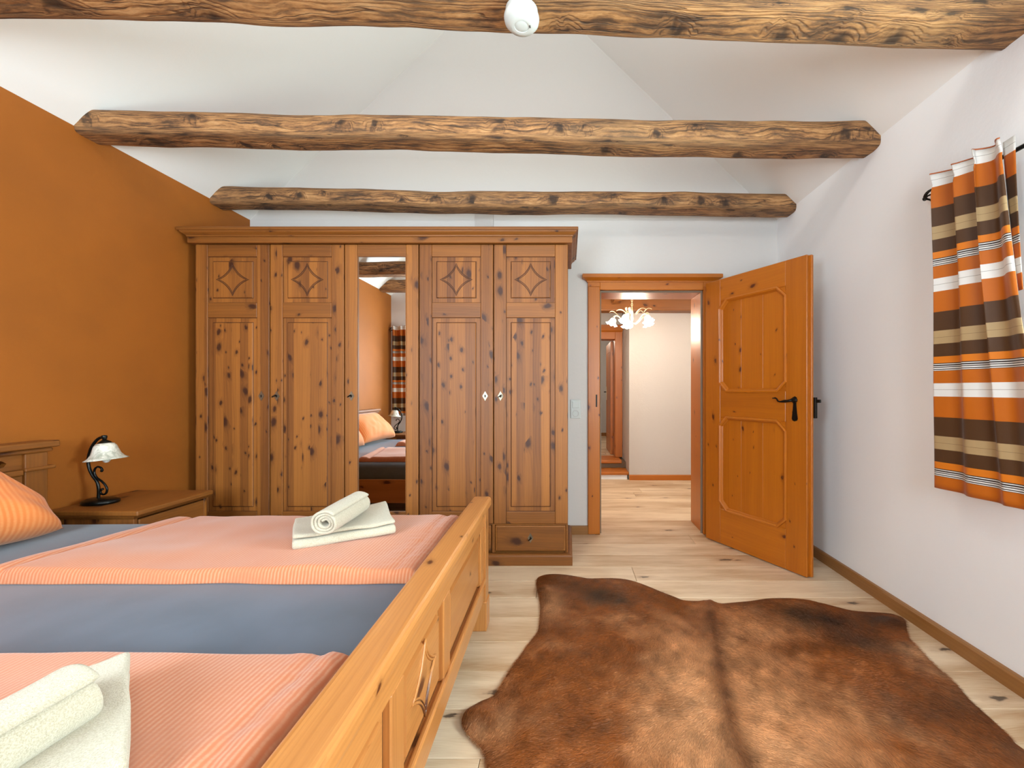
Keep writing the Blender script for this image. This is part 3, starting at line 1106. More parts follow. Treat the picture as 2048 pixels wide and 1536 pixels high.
# ------------------------------------------------------------------ wardrobe
YW = 2.90
wd = empty('wardrobe', (-2.497, YW, 0), 0, 'five-door knotty pine wardrobe with mirror door, cornice and drawers', 'wardrobe')
WW = 2.50
b = new_bm()
box(b, 0, 0.02, 0.012, 0.60, 0.05, 2.15, 0.002)
obj('side_panel', b, PINE, wd, grain='Z')
b = new_bm()
box(b, WW - 0.02, WW, 0.012, 0.60, 0.05, 2.15, 0.002)
obj('side_panel', b, PINE, wd, grain='Z')
b = new_bm()
box(b, 0.02, WW - 0.02, 0.03, 0.60, 2.12, 2.145)
box(b, 0.02, WW - 0.02, 0.03, 0.60, 0.06, 0.085)
box(b, 0.02, WW - 0.02, 0.58, 0.60, 0.085, 2.12)
obj('carcass', b, PINE_X, wd, grain='X')
for x in (0.5, 1.0, 1.5, 2.0):
    b = new_bm()
    box(b, x - 0.01, x + 0.01, 0.03, 0.58, 0.085, 2.12)
    obj('partition', b, PINE_X, wd, grain='Z')
b = new_bm()
sweep(b, [(0, 0.60), (0, 0), (WW, 0), (WW, 0.60)], [(0, 0), (0.030, 0), (0.030, 0.058), (0.024, 0.068), (0.012, 0.074), (0, 0.074)])
obj('plinth', b, PINE_X, wd, grain='X')
b = new_bm()
sweep(b, [(0, 0.60), (0, 0), (WW, 0), (WW, 0.60)], [(0, 2.146), (0.026, 2.146), (0.028, 2.149), (0.028, 2.182), (0.026, 2.185), (0, 2.185)])
obj('frieze', b, PINE_X, wd, grain='X')
b = new_bm()
sweep(b, [(0, 0.60), (0, 0), (WW, 0), (WW, 0.60)],
      [(0, 2.185), (0.030, 2.185), (0.033, 2.190), (0.034, 2.194), (0.042, 2.200), (0.052, 2.207), (0.057, 2.214), (0.058, 2.218), (0.066, 2.219), (0.068, 2.223), (0.068, 2.236), (0.062, 2.240), (0, 2.240)])
obj('cornice', b, PINE_X, wd, grain='X')
b = new_bm()
box(b, 0.001, WW - 0.001, 0.001, 0.60, 2.1475, 2.166)
obj('top_board', b, PINE_X, wd, grain='X')


def diamond(bm, cx, cz, a, y, r, pull=0.52):
    cusp = [Vector((cx, cz + a)), Vector((cx + a, cz)), Vector((cx, cz - a)), Vector((cx - a, cz))]
    pts = []
    c0 = Vector((cx, cz))
    for i in range(4):
        p, q = cusp[i], cusp[(i + 1) % 4]
        m = c0 + ((p + q) / 2 - c0) * pull
        for k in range(10):
            t = k / 10
            s = p * (1 - t) ** 2 + m * 2 * t * (1 - t) + q * t * t
            pts.append((s.x, y, s.y))
    tube(bm, pts, r, 6, closed=True)


def diamond_pair(parent, cx, cz, a, y, mat):
    b = new_bm()
    diamond(b, cx, cz, a, y, 0.0024, 0.55)
    diamond(b, cx, cz, a * 0.86, y, 0.0020, 0.55)
    return obj('diamond_carving', b, GROOVE, parent)


def escutcheon(parent, x, z, y, key=False, nm='key_plate'):
    b = new_bm()
    slab(b, [(x, y, z + 0.033), (x + 0.006, y, z + 0.022), (x + 0.019, y, z), (x + 0.006, y, z - 0.022), (x, y, z - 0.033), (x - 0.006, y, z - 0.022), (x - 0.019, y, z), (x - 0.006, y, z + 0.022)], (0, -0.003, 0))
    box(b, x - 0.0045, x + 0.0045, y - 0.0036, y - 0.001, z - 0.009, z + 0.008)
    b.faces.ensure_lookup_table()
    for f in b.faces[-6:]:
        f.material_index = 1
    tag(obj(nm, b, [PEWTER, DARKHOLE], parent, recalc=True), 'pewter diamond keyhole plate')
    if key:
        b = new_bm()
        tube(b, [(x, y, z), (x, y - 0.022, z)], 0.003, 6)
        tube(b, [(x + 0.011 * math.cos(a), y - 0.031 + 0.009 * math.sin(a), z + 0.008 * math.cos(a)) for a in [2 * math.pi * k / 14 for k in range(14)]], 0.0024, 6, closed=True)
        obj('key', b, BLACK, parent, smooth=True)


def wardrobe_door(i, mirror=False, keyside=1, key=False):
    x0, x1 = i * 0.5 + 0.003, (i + 1) * 0.5 - 0.003
    if i == 0:
        x0 = 0.001
    sw = 0.083
    z0, z1 = 0.270, 2.143
    d = empty('wardrobe_door', (0, 0, 0))
    d.parent = wd
    if mirror:
        d['label'] = 'door with a tall mirror'

    def piece(nm, a, c, e, f, g, bev=0.004):
        b = new_bm()
        box(b, a, c, 0.0, 0.024, e, f, bev, 2)
        return obj(nm, b, PINE if g == 'Z' else PINE_X, d, grain=g)
    piece('stile', x0, x0 + sw, z0, z1, 'Z')
    piece('stile', x1 - sw, x1, z0, z1, 'Z')
    a, c = x0 + sw, x1 - sw
    piece('rail', a, c, 2.062, z1, 'X')
    piece('rail', a, c, z0, 0.352, 'X')
    if mirror:
        b = new_bm()
        box(b, a - 0.004, c + 0.004, 0.010, 0.014, 0.349, 2.065)
        tag(obj('mirror', b, MIRROR, d), 'tall plain mirror glass')
        b = new_bm()
        for q in ((a, a + 0.004, 0.352, 2.062), (c - 0.004, c, 0.352, 2.062)):
            box(b, q[0], q[1], 0.002, 0.012, q[2], q[3])
        obj('mirror_bead', b, PINE_X, d, grain='Z')
    else:
        piece('rail', a, c, 1.652, 1.754, 'X')
        for e, f in ((1.754, 2.062), (0.352, 1.652)):
            b = new_bm()
            raised(b, a, c, e, f, 0.010, 0.003, 0.036, 0.003)
            p = obj('panel', b, [PINE, GROOVE], d, grain='Z')
            if e > 1.7:
                diamond_pair(d, (a + c) / 2, (e + f) / 2, 0.108, 0.0025, GROOVE)
    kx = x1 - 0.052 if keyside > 0 else x0 + 0.045
    escutcheon(d, kx, 1.127, 0.0, key)
    return d


wardrobe_door(0, keyside=1)
wardrobe_door(1, keyside=-1, key=True)
wardrobe_door(2, mirror=True, keyside=-1, key=True)
wardrobe_door(3, keyside=1)
wardrobe_door(4, keyside=-1, key=True)
# drawer row under the doors
for i, (x0, x1) in enumerate(((0.02, 0.985), (1.015, 1.485), (1.515, 1.985), (2.012, 2.485))):
    b = new_bm()
    box(b, x0, x1, 0.0, 0.022, 0.086, 0.258, 0.006, 3)
    dr = obj('drawer', b, PINE_X, wd, grain='X')
    b = new_bm()
    box(b, x0 + 0.012, x1 - 0.012, -0.002, 0.004, 0.098, 0.247, 0.002)
    obj('drawer_front', b, PINE_X, dr, grain='X')
    escutcheon(dr, (x0 + x1) / 2, 0.176, -0.002, True)
for x in (0.0, 0.99, 1.49, 1.99, 2.487):
    b = new_bm()
    box(b, x, x + (0.02 if x in (0.0, 2.487) else 0.02) - 0.007 * (x > 2.4), 0.004, 0.024, 0.074, 0.265, 0.002)
    obj('drawer_divider', b, PINE_X, wd, grain='Z')
b = new_bm()
box(b, 0.0, WW, 0.006, 0.03, 0.260, 0.268, 0.001)
obj('drawer_rail', b, PINE_X, wd, grain='X')

# ------------------------------------------------------------------ bed
bed = empty('double_bed', (-2.5386, 1.1447, 0), R(1.2), 'wide honey pine bed with carved footboard and headboard by the orange wall', 'bed')
MF = Matrix.Translation((2.150, 0, 0)) @ Matrix.Rotation(R(90), 4, 'Z')   # canonical front (-Y) -> +X; canonical x -> bed y


def bp(name, x0, x1, y0, y1, z0, z1, grain, parent, bev=0.004, seg=2, M=MF, mat=None):
    b = new_bm()
    box(b, x0, x1, y0, y1, z0, z1, bev, seg)
    return obj(name, b, mat or BEDPINE, parent, grain=grain, M=M)


fb = empty('footboard')
fb.parent = bed
bp('cap', -1.0, 1.0, -0.027, 0.066, 0.580, 0.632, 'X', fb, 0.017, 4)
for s in (-1, 1):
    bp('post', s * 0.945 - 0.042, s * 0.945 + 0.042, -0.012, 0.055, 0.0, 0.582, 'Z', fb)
    bp('post_foot', s * 0.945 - 0.047, s * 0.945 + 0.047, -0.017, 0.060, 0.0, 0.140, 'Z', fb)
bp('top_rail', -0.903, 0.903, -0.004, 0.030, 0.505, 0.582, 'X', fb, 0.003, 1)
bp('bottom_rail', -0.903, 0.903, -0.004, 0.030, 0.150, 0.245, 'X', fb, 0.003, 1)
bp('rail_bead', -0.903, 0.903, -0.014, 0.004, 0.236, 0.256, 'X', fb, 0.006, 2)
ST = [(-0.903, -0.828), (-0.255, -0.175), (0.175, 0.255), (0.828, 0.903)]
for a, c in ST:
    bp('stile', a, c, -0.003, 0.030, 0.245, 0.505, 'Z', fb, 0.004, 1)
for (a, c) in ((-0.828, -0.255), (-0.175, 0.175), (0.255, 0.828)):
    b = new_bm()
    raised(b, a, c, 0.245, 0.505, 0.016, 0.004, 0.034, 0.004)
    obj('panel', b, [BEDPINE, GROOVE], fb, grain='X', M=MF)
b = new_bm()
diamond(b, 0, 0.375, 0.105, 0.003, 0.0040, 0.55)
diamond(b, 0, 0.375, 0.088, 0.003, 0.0030, 0.55)
obj('diamond_carving', b, BEDPINE, fb, grain='Z', M=MF, smooth=True)

hb = empty('headboard')  # built in the darker wardrobe pine, its shade put into the colour
hb.parent = bed
MH = Matrix.Translation((0.065, 0, 0)) @ Matrix.Rotation(R(90), 4, 'Z')
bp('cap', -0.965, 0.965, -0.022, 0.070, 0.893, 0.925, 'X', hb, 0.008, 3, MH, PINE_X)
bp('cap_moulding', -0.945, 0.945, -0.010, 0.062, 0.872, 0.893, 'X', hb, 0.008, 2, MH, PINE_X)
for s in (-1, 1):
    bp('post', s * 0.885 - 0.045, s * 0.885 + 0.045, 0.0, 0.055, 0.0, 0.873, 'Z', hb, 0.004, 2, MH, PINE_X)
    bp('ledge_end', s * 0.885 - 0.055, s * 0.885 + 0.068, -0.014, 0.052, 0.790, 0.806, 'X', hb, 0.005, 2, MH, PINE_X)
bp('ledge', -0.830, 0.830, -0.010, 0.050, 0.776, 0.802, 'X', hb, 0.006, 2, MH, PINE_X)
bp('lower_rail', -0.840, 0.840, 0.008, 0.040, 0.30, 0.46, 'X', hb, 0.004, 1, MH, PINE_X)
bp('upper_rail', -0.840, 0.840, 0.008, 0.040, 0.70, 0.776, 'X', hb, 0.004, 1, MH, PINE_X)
for x0, x1 in ((-0.84, -0.30), (-0.30, 0.30), (0.30, 0.84)):
    b = new_bm()
    raised(b, x0 + 0.002, x1 - 0.002, 0.46, 0.70, 0.026, 0.014, 0.035)
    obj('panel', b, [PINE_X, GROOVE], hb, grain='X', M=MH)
# carved end pieces of the open gallery between ledge and cap
for s in (-1, 1):
    P = [(0.84, 0.873), (0.62, 0.873), (0.66, 0.868), (0.72, 0.862), (0.770, 0.850), (0.785, 0.838), (0.775, 0.824), (0.73, 0.812), (0.66, 0.803), (0.84, 0.803)]
    b = new_bm()
    slab(b, [(s * x, 0.014, z) for x, z in P], (0, 0.022, 0))
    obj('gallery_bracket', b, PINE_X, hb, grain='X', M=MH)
for s in (-1, 1):
    b = new_bm()
    box(b, 0.06, 2.10, s * 0.945 - 0.014, s * 0.945 + 0.014, 0.20, 0.40, 0.004, 2)
    obj('side_rail', b, BEDPINE, bed, grain='X')
b = new_bm()
for i in range(13):
    box(b, 0.12 + i * 0.155, 0.20 + i * 0.155, -0.92, 0.92, 0.270, 0.292)
s_ = obj('slat_base', b, BEDPINE, bed, grain='Y')
s_['kind'] = 'stuff'

BM = Matrix.Translation(bed.location) @ Matrix.Rotation(R(1.2), 4, 'Z')
# mattress in a fitted sheet
b = new_bm()
box(b, 0.072, 2.070, -0.900, 0.920, 0.292, 0.535)
bmesh.ops.subdivide_edges(b, edges=b.edges[:], cuts=1)
bmesh.ops.bevel(b, geom=[e for e in b.edges if len(e.link_faces) == 2 and e.calc_face_angle() > 0.5], offset=0.045, segments=5, profile=0.5, affect='EDGES')
mt = obj('mattress', b, SHEET, smooth=True)
mt.matrix_world = BM
tag(mt, 'wide mattress in a slate grey fitted sheet on the pine bed', 'mattress')
md = mt.modifiers.new('sub', 'SUBSURF')
md.subdivision_type = 'SIMPLE'
md.levels = md.render_levels = 0


def duvet(x0, x1, y0, y1, zb, th, seed, label, skew=0.0, bunch=True):
    nu, nv = 150, 96
    b = new_bm()
    L, W = x1 - x0, y1 - y0

    def edge(t, w):
        d = min(t, 1 - t) / w
        return 1.0 if d >= 1 else math.sqrt(max(0.0, 1 - (1 - d) ** 2))

    def top(u, v):
        x = x0 + L * u + skew * v * (1 - u)
        y = y0 + W * v
        wav = 0.010 * noise.noise(Vector((x * 5, seed, 1))) * (1 if v < 0.5 else -1) * abs(2 * v - 1)
        y += wav
        e = edge(u, 0.03) * edge(v, 0.035)
        h = th * (0.78 + 0.22 * math.sin(math.pi * v) * 0.8)
        h += 0.016 * noise.noise(Vector((x * 2.6, y * 3.2, seed))) + 0.006 * noise.noise(Vector((x * 7, y * 6, seed + 3)))
        # stacked fold line near the head end
        h -= 0.012 * math.exp(-((u - 0.055 - 0.02 * v) / 0.012) ** 2)
        if bunch:
            f = max(0.0, (u - 0.80) / 0.2)
            h += f * f * (0.004 * noise.noise(Vector((x * 22, y * 14, seed + 5))) + 0.004 * noise.noise(Vector((x * 60, y * 50, seed + 5))))
            h -= 0.007 * math.exp(-((u - 0.945 + 0.01 * noise.noise(Vector((y * 9, seed, 2)))) / 0.010) ** 2)
        return Vector((x, y, zb + max(0.004, h * e)))
    vt = grid(b, nu, nv, top)

    def bot(u, v):
        p = top(u, v)
        return Vector((p.x, p.y, zb))
    vb = grid(b, nu, nv, lambda u, v: bot(u, v))
    for row_t, row_b in ((vt[0], vb[0]), (vt[-1], vb[-1])):
        for i in range(nu - 1):
            b.faces.new((row_t[i], row_b[i], row_b[i + 1], row_t[i + 1]))
    for i in (0, -1):
        for j in range(nv - 1):
            b.faces.new((vt[j][i], vt[j + 1][i], vb[j + 1][i], vb[j][i]))
    o = obj('duvet', b, PEACH, smooth=True)
    return tag(o, label, 'duvet', 'folded peach duvets on the bed')


duvet(-1.93, -0.487, 1.405, 2.03, 0.536, 0.058, 2.2, 'peach crinkled duvet on the wardrobe side of the bed', skew=0.09)
duvet(-1.93, -0.470, 0.285, 0.978, 0.536, 0.062, 6.4, 'peach crinkled duvet on the side of the bed away from the wardrobe')


def pillow(cx, cy, cz, w, h, t, lean, rz, seed, label, slump=1):
    """w across the bed (local x), h up (local y), t thick."""
    b = new_bm()
    n = 46
    lay = b.loops.layers.uv.verify()

    def surf(s):
        def f(u, v):
            a, c = u * 2 - 1, v * 2 - 1
            prof = ((1 - abs(a) ** 3.2) * (1 - abs(c) ** 3.2)) ** 0.5
            pin = 1 - 0.055 * (1 - abs(a) ** 2) * 0 - 0.07 * c * c * (1 - a * a) * 0
            x = a * w / 2 * (1 - 0.06 * (1 - c * c)) if abs(a) > 0 else 0
            x = a * w / 2 * (0.95 + 0.05 * c * c)
            y = c * h / 2 * (0.94 + 0.06 * a * a)
            q = min(1.0, max(0.0, (a * slump - 0.40) / 0.60))
            y = -h / 2 + (y + h / 2) * (1 - 0.62 * q * q * (3 - 2 * q))
            z = s * t / 2 * prof
            wr = 0.012 * noise.noise(Vector((a * 2.2 + seed, c * 2.2, s))) + 0.006 * noise.noise(Vector((a * 6 + seed, c * 3, s * 2)))
            z += wr * (prof * 0.9 + 0.1)
            return Vector((x, y, z))
        return f
    g1 = grid(b, n, n, surf(1))
    g2 = grid(b, n, n, surf(-1))
    bmesh.ops.remove_doubles(b, verts=b.verts[:], dist=0.0008)
    for f in b.faces:
        for l in f.loops:
            l[lay].uv = (l.vert.co.x, l.vert.co.y)
    for f in b.faces:
        pass
    o = obj('pillow', b, PEACHUV, smooth=True)
    # local x -> world Y, local y -> up the lean, local z -> +X (towards the foot)
    base = Matrix(((0, 0, 1, 0), (1, 0, 0, 0), (0, 1, 0, 0), (0, 0, 0, 1)))
    o.matrix_world = Matrix.Translation((cx, cy, cz)) @ Matrix.Rotation(rz, 4, 'Z') @ Matrix.Rotation(-lean, 4, 'Y') @ base
    return tag(o, label, 'pillow', 'peach pillows against the headboard')


pillow(-2.345, 1.490, 0.742, 0.80, 0.45, 0.25, R(38), R(-2), 1.0, 'peach ribbed pillow leaning on the headboard next to the nightstand with the lamp in view')
pillow(-2.345, 0.640, 0.725, 0.78, 0.38, 0.20, R(34), R(3), 7.0, 'peach pillow at the other end of the headboard, seen whole only in the mirror', -1)


def ribbon(bm, path, y0, y1, ny, fn=None):
    """Sheet from a 2-D path (x, z) extruded along y."""
    vs = []
    for j in range(ny):
        y = y0 + (y1 - y0) * j / (ny - 1)
        row = []
        for (x, z) in path:
            p = Vector((x, y, z))
            row.append(bm.verts.new(fn(p, j / (ny - 1)) if fn else p))
        vs.append(row)
    for j in range(ny - 1):
        for i in range(len(path) - 1):
            bm.faces.new((vs[j][i], vs[j][i + 1], vs[j + 1][i + 1], vs[j + 1][i]))


def soft(o, th, lev=1):
    m = o.modifiers.new('thick', 'SOLIDIFY')
    m.thickness = th
    m.offset = 0
    m.use_even_offset = False
    s = o.modifiers.new('sub', 'SUBSURF')
    s.levels = s.render_levels = lev


def rolled_towel(p0, p1, rad, seed, label):
    p0, p1 = Vector(p0), Vector(p1)
    L = (p1 - p0).length
    path = []
    turns = 3.3
    n = 90
    r0 = 0.012
    for i in range(n + 1):
        t = i / n
        a = -t * turns * 2 * math.pi + 2.6
        r = r0 + (rad - r0) * t
        path.append((r * math.cos(a), r * math.sin(a)))
    b = new_bm()

    def fn(p, t):
        r = math.hypot(p.x, p.z)
        ang = math.atan2(p.z, p.x)
        k = 1 + 0.05 * noise.noise(Vector((t * 3, math.cos(ang) + seed, math.sin(ang))))
        tele = 0.012 * (1 - r / rad) * (1 if t < 0.5 else -1) * abs(2 * t - 1)
        return Vector((p.x * k * 1.06, p.y + tele + 0.006 * noise.noise(Vector((ang, seed, t))), p.z * k * 0.94))
    ribbon(b, path, 0, L, 24, fn)
    o = obj('rolled_towel', b, TOWEL, smooth=True)
    soft(o, 0.0105)
    d = p1 - p0
    o.location = p0
    o.rotation_euler = (math.asin(d.z / L), 0, math.atan2(d.y, d.x) - R(90))
    return tag(o, label, 'towel', 'rolled cream towels on the duvets')


def folded_towel(corner, rz, L, W, seed, label, tip=0.0):
    """Three-layer fold; local x along the long front edge, y backwards."""
    th = 0.017
    path = []
    # serpentine in (x=depth, z)
    def arc(cx, cz, r, a0, a1, n=7):
        return [(cx + r * math.cos(a0 + (a1 - a0) * i / n), cz + r * math.sin(a0 + (a1 - a0) * i / n)) for i in range(n + 1)]
    r = th * 0.56
    z = 0.010
    path += [(W - i * (W - r) / 12, z) for i in range(12)]
    path += arc(r, z + r, r, -math.pi / 2, -3 * math.pi / 2)
    z2 = z + 2 * r
    path += [(r + i * (W - 3 * r) / 12, z2) for i in range(1, 12)]
    path += arc(W - 2 * r, z2 + r, r, -math.pi / 2, math.pi / 2)
    z3 = z2 + 2 * r
    path += [(W - 2 * r - i * (W - 2 * r) / 12, z3) for i in range(1, 13)]
    b = new_bm()

    def fn(p, t):
        # p.x is depth, p.y length; return local (x=length, y=depth, z)
        q = Vector((p.y * 6, p.x * 6, seed))
        k = p.z / 0.06
        dz = (0.010 * noise.noise(q) + 0.005 * noise.noise(q * 2.6)) * k
        dx = 0.010 * noise.noise(q + Vector((5, 0, 0)))
        dy = 0.008 * noise.noise(q + Vector((0, 9, 0)))
        dz += tip * max(0.0, t - 0.55) * (p.x / W)
        return Vector((p.y + dx, p.x + dy, max(0.007, p.z + dz)))
    ribbon(b, path, 0, L, 26, fn)
    o = obj('folded_towel', b, TOWEL, smooth=True)
    soft(o, 0.0145)
    o.location = corner
    o.rotation_euler = (0, 0, rz)
    return tag(o, label, 'towel', 'folded cream towels on the duvets')


folded_towel((-0.985, 1.545, 0.590), R(31), 0.35, 0.27, 1.0, 'cream folded terry towel on the duvet next to the wardrobe', tip=0.05)
rolled_towel((-0.872, 1.545, 0.688), (-0.868, 1.815, 0.698), 0.046, 2.0, 'cream rolled towel lying on the folded towel next to the wardrobe')
folded_towel((-0.864, 0.349, 0.594), R(45), 0.36, 0.33, 4.0, 'cream folded terry towel on the duvet nearer the camera', tip=0.05)
rolled_towel((-0.800, 0.420, 0.678), (-0.777, 0.690, 0.682), 0.050, 5.0, 'cream rolled towel lying on the folded towel nearer the camera')

# ------------------------------------------------------------------ nightstands and lamps
def nightstand(loc, label):
    t = empty('nightstand', loc, 0, label, 'nightstand', 'pine nightstands beside the bed')
    D, W, Ht = 0.425, 0.43, 0.575
    b = new_bm()
    box(b, 0.0, D + 0.03, -0.012, W + 0.012, Ht - 0.026, Ht, 0.007, 3)
    obj('top', b, PINE_X, t, grain='Y')
    b = new_bm()
    sweep(b, [(0, 0), (D, 0), (D, W), (0, W)], [(0, Ht - 0.042), (0.004, Ht - 0.042), (0.012, Ht - 0.030), (0.014, Ht - 0.026), (0, Ht - 0.026)])
    obj('top_moulding', b, PINE_X, t, grain='Y')
    for y in (0.0, W - 0.02):
        b = new_bm()
        box(b, 0.0, D, y, y + 0.02, 0.03, Ht - 0.026, 0.002)
        obj('side_panel', b, PINE, t, grain='Z')
    b = new_bm()
    box(b, 0.0, 0.015, 0.02, W - 0.02, 0.03, Ht - 0.03)
    box(b, 0.015, D - 0.02, 0.02, W - 0.02, 0.06, 0.08)
    obj('carcass', b, PINE_X, t, grain='Y')
    b = new_bm()
    sweep(b, [(0, 0), (D, 0), (D, W), (0, W)], [(0, 0), (0.016, 0), (0.016, 0.05), (0.006, 0.062), (0, 0.062)])
    obj('plinth', b, PINE_X, t, grain='Y')
    for z0, z1 in ((0.07, 0.30), (0.31, 0.525)):
        b = new_bm()
        box(b, D - 0.018, D + 0.004, 0.024, W - 0.024, z0, z1, 0.005, 2)
        dr = obj('drawer', b, PINE_X, t, grain='Y')
        b = new_bm()
        lathe(b, [(0.0, 0.0), (0.006, 0.0), (0.006, 0.010), (0.013, 0.018), (0.013, 0.026), (0.0, 0.030)], 14, Matrix.Translation((D + 0.004, W / 2, (z0 + z1) / 2)) @ Matrix.Rotation(R(90), 4, 'Y'))
        obj('knob', b, PEWTER, dr, smooth=True)
    return t


nightstand((XL + 0.024, 2.122, 0), 'pine nightstand between the bed and the wardrobe, holding the table lamp in view')
nightstand((XL + 0.024, -0.345, 0), 'pine nightstand at the rear wall, seen only in the wardrobe mirror')


def table_lamp(loc, rz, label):
    t = empty('table_lamp', loc, rz, label, 'lamp', 'iron table lamps with alabaster shades')
    b = new_bm()
    lathe(b, [(0.0, 0.0), (0.074, 0.0), (0.079, 0.004), (0.080, 0.012), (0.075, 0.020), (0.058, 0.026), (0.0, 0.030)], 40)
    for v in b.verts:
        v.co.y *= 0.85
    obj('base', b, BLACKLAMP, t, smooth=True, auto=50)

    def spl(ctrl, n=10):
        P = [Vector((x, 0, z)) for x, z in ctrl]
        out = []
        for i in range(len(P) - 1):
            p0, p1, p2, p3 = P[max(0, i - 1)], P[i], P[i + 1], P[min(len(P) - 1, i + 2)]
            for k in range(n):
                s = k / n
                out.append(0.5 * ((2 * p1) + (-p0 + p2) * s + (2 * p0 - 5 * p1 + 4 * p2 - p3) * s * s + (-p0 + 3 * p1 - 3 * p2 + p3) * s ** 3))
        out.append(P[-1])
        return out
    b = new_bm()
    main = spl([(-0.012, 0.024), (-0.010, 0.07), (-0.018, 0.110), (-0.042, 0.145), (-0.060, 0.185), (-0.064, 0.230), (-0.050, 0.285), (-0.022, 0.328), (0.008, 0.345), (0.028, 0.338)])
    tube(b, main, 0.0072, 10)
    obj('stem', b, BLACKLAMP, t, smooth=True)
    b = new_bm()
    # S-scroll beside the stem, curling at both ends
    up = [(-0.006, 0.176 + 0.0)]
    S = [(0.004, 0.166), (0.008, 0.174), (0.001, 0.186), (-0.016, 0.190), (-0.030, 0.178), (-0.032, 0.158), (-0.020, 0.134), (0.004, 0.116), (0.022, 0.098), (0.034, 0.074), (0.028, 0.052), (0.012, 0.046), (0.000, 0.056), (0.002, 0.070), (0.012, 0.074)]
    pts = spl(S, 8)
    n = len(pts)
    tube(b, pts, [0.0050 if 8 < i < n - 9 else 0.0062 for i in range(n)], 8)
    obj('scroll', b, BLACKLAMP, t, smooth=True)
    SM = Matrix.Translation((0.022, 0, 0.315)) @ Matrix.Rotation(R(-5.5), 4, 'Y')
    b = new_bm()
    lathe(b, [(0.0, 0.042), (0.010, 0.040), (0.013, 0.032), (0.009, 0.024), (0.008, 0.018), (0.015, 0.012), (0.026, 0.004), (0.028, 0.0), (0.0, 0.0)], 24, SM)
    obj('shade_cap', b, BLACKLAMP, t, smooth=True, auto=50)
    b = new_bm()
    lathe(b, [(r * 0.72, z) for r, z in [(0.030, 0.0), (0.048, -0.003), (0.060, -0.014), (0.070, -0.036), (0.080, -0.058), (0.096, -0.074), (0.117, -0.084), (0.1175, -0.0865), (0.095, -0.0775), (0.077, -0.060), (0.066, -0.038), (0.056, -0.017), (0.045, -0.007), (0.030, -0.004)]], 48, SM)
    tag(obj('lamp_shade', b, ALAB, t, smooth=True), 'flared alabaster glass shade')
    b = new_bm()
    lathe(b, [(0.012, -0.004), (0.013, -0.045), (0.017, -0.062), (0.019, -0.078), (0.015, -0.094), (0.008, -0.102), (0.0, -0.104)], 18, SM)
    obj('bulb', b, plain('frosted_bulb', '#e8e8e2', 0.3), t, smooth=True)
    return t


table_lamp((-2.442, 2.262, 0.575), R(0), 'black iron table lamp with alabaster shade on the nightstand by the wardrobe')
table_lamp((-2.36, -0.16, 0.575), R(160), 'second black iron table lamp, seen only in the wardrobe mirror')

# ------------------------------------------------------------------ socket on the wall
sk = empty('wall_socket', (0.066, YB, 1.013), 0, 'white switch and power socket plate on the wall between wardrobe and door', 'socket')
b = new_bm()
box(b, -0.041, 0.041, -0.009, 0.0, -0.076, 0.076, 0.004, 2)
obj('plate', b, PLASTIC, sk)
b = new_bm()
box(b, -0.027, 0.027, -0.014, -0.008, 0.008, 0.062, 0.003, 2)
obj('rocker', b, PLASTIC, sk)
b = new_bm()
lathe(b, [(0.027, 0.0), (0.027, 0.004), (0.022, 0.004), (0.020, -0.010), (0.0, -0.010)], 28, Matrix.Translation((0, -0.010, -0.036)) @ Matrix.Rotation(R(90), 4, 'X'))
obj('socket_insert', b, PLASTICG, sk, smooth=True, auto=40)
for x in (-0.0095, 0.0095):
    b = new_bm()
    lathe(b, [(0.0035, 0.0), (0.0, 0.001)], 10, Matrix.Translation((x, -0.0005, -0.036)) @ Matrix.Rotation(R(90), 4, 'X'))
    obj('contact_hole', b, DARKHOLE, sk)

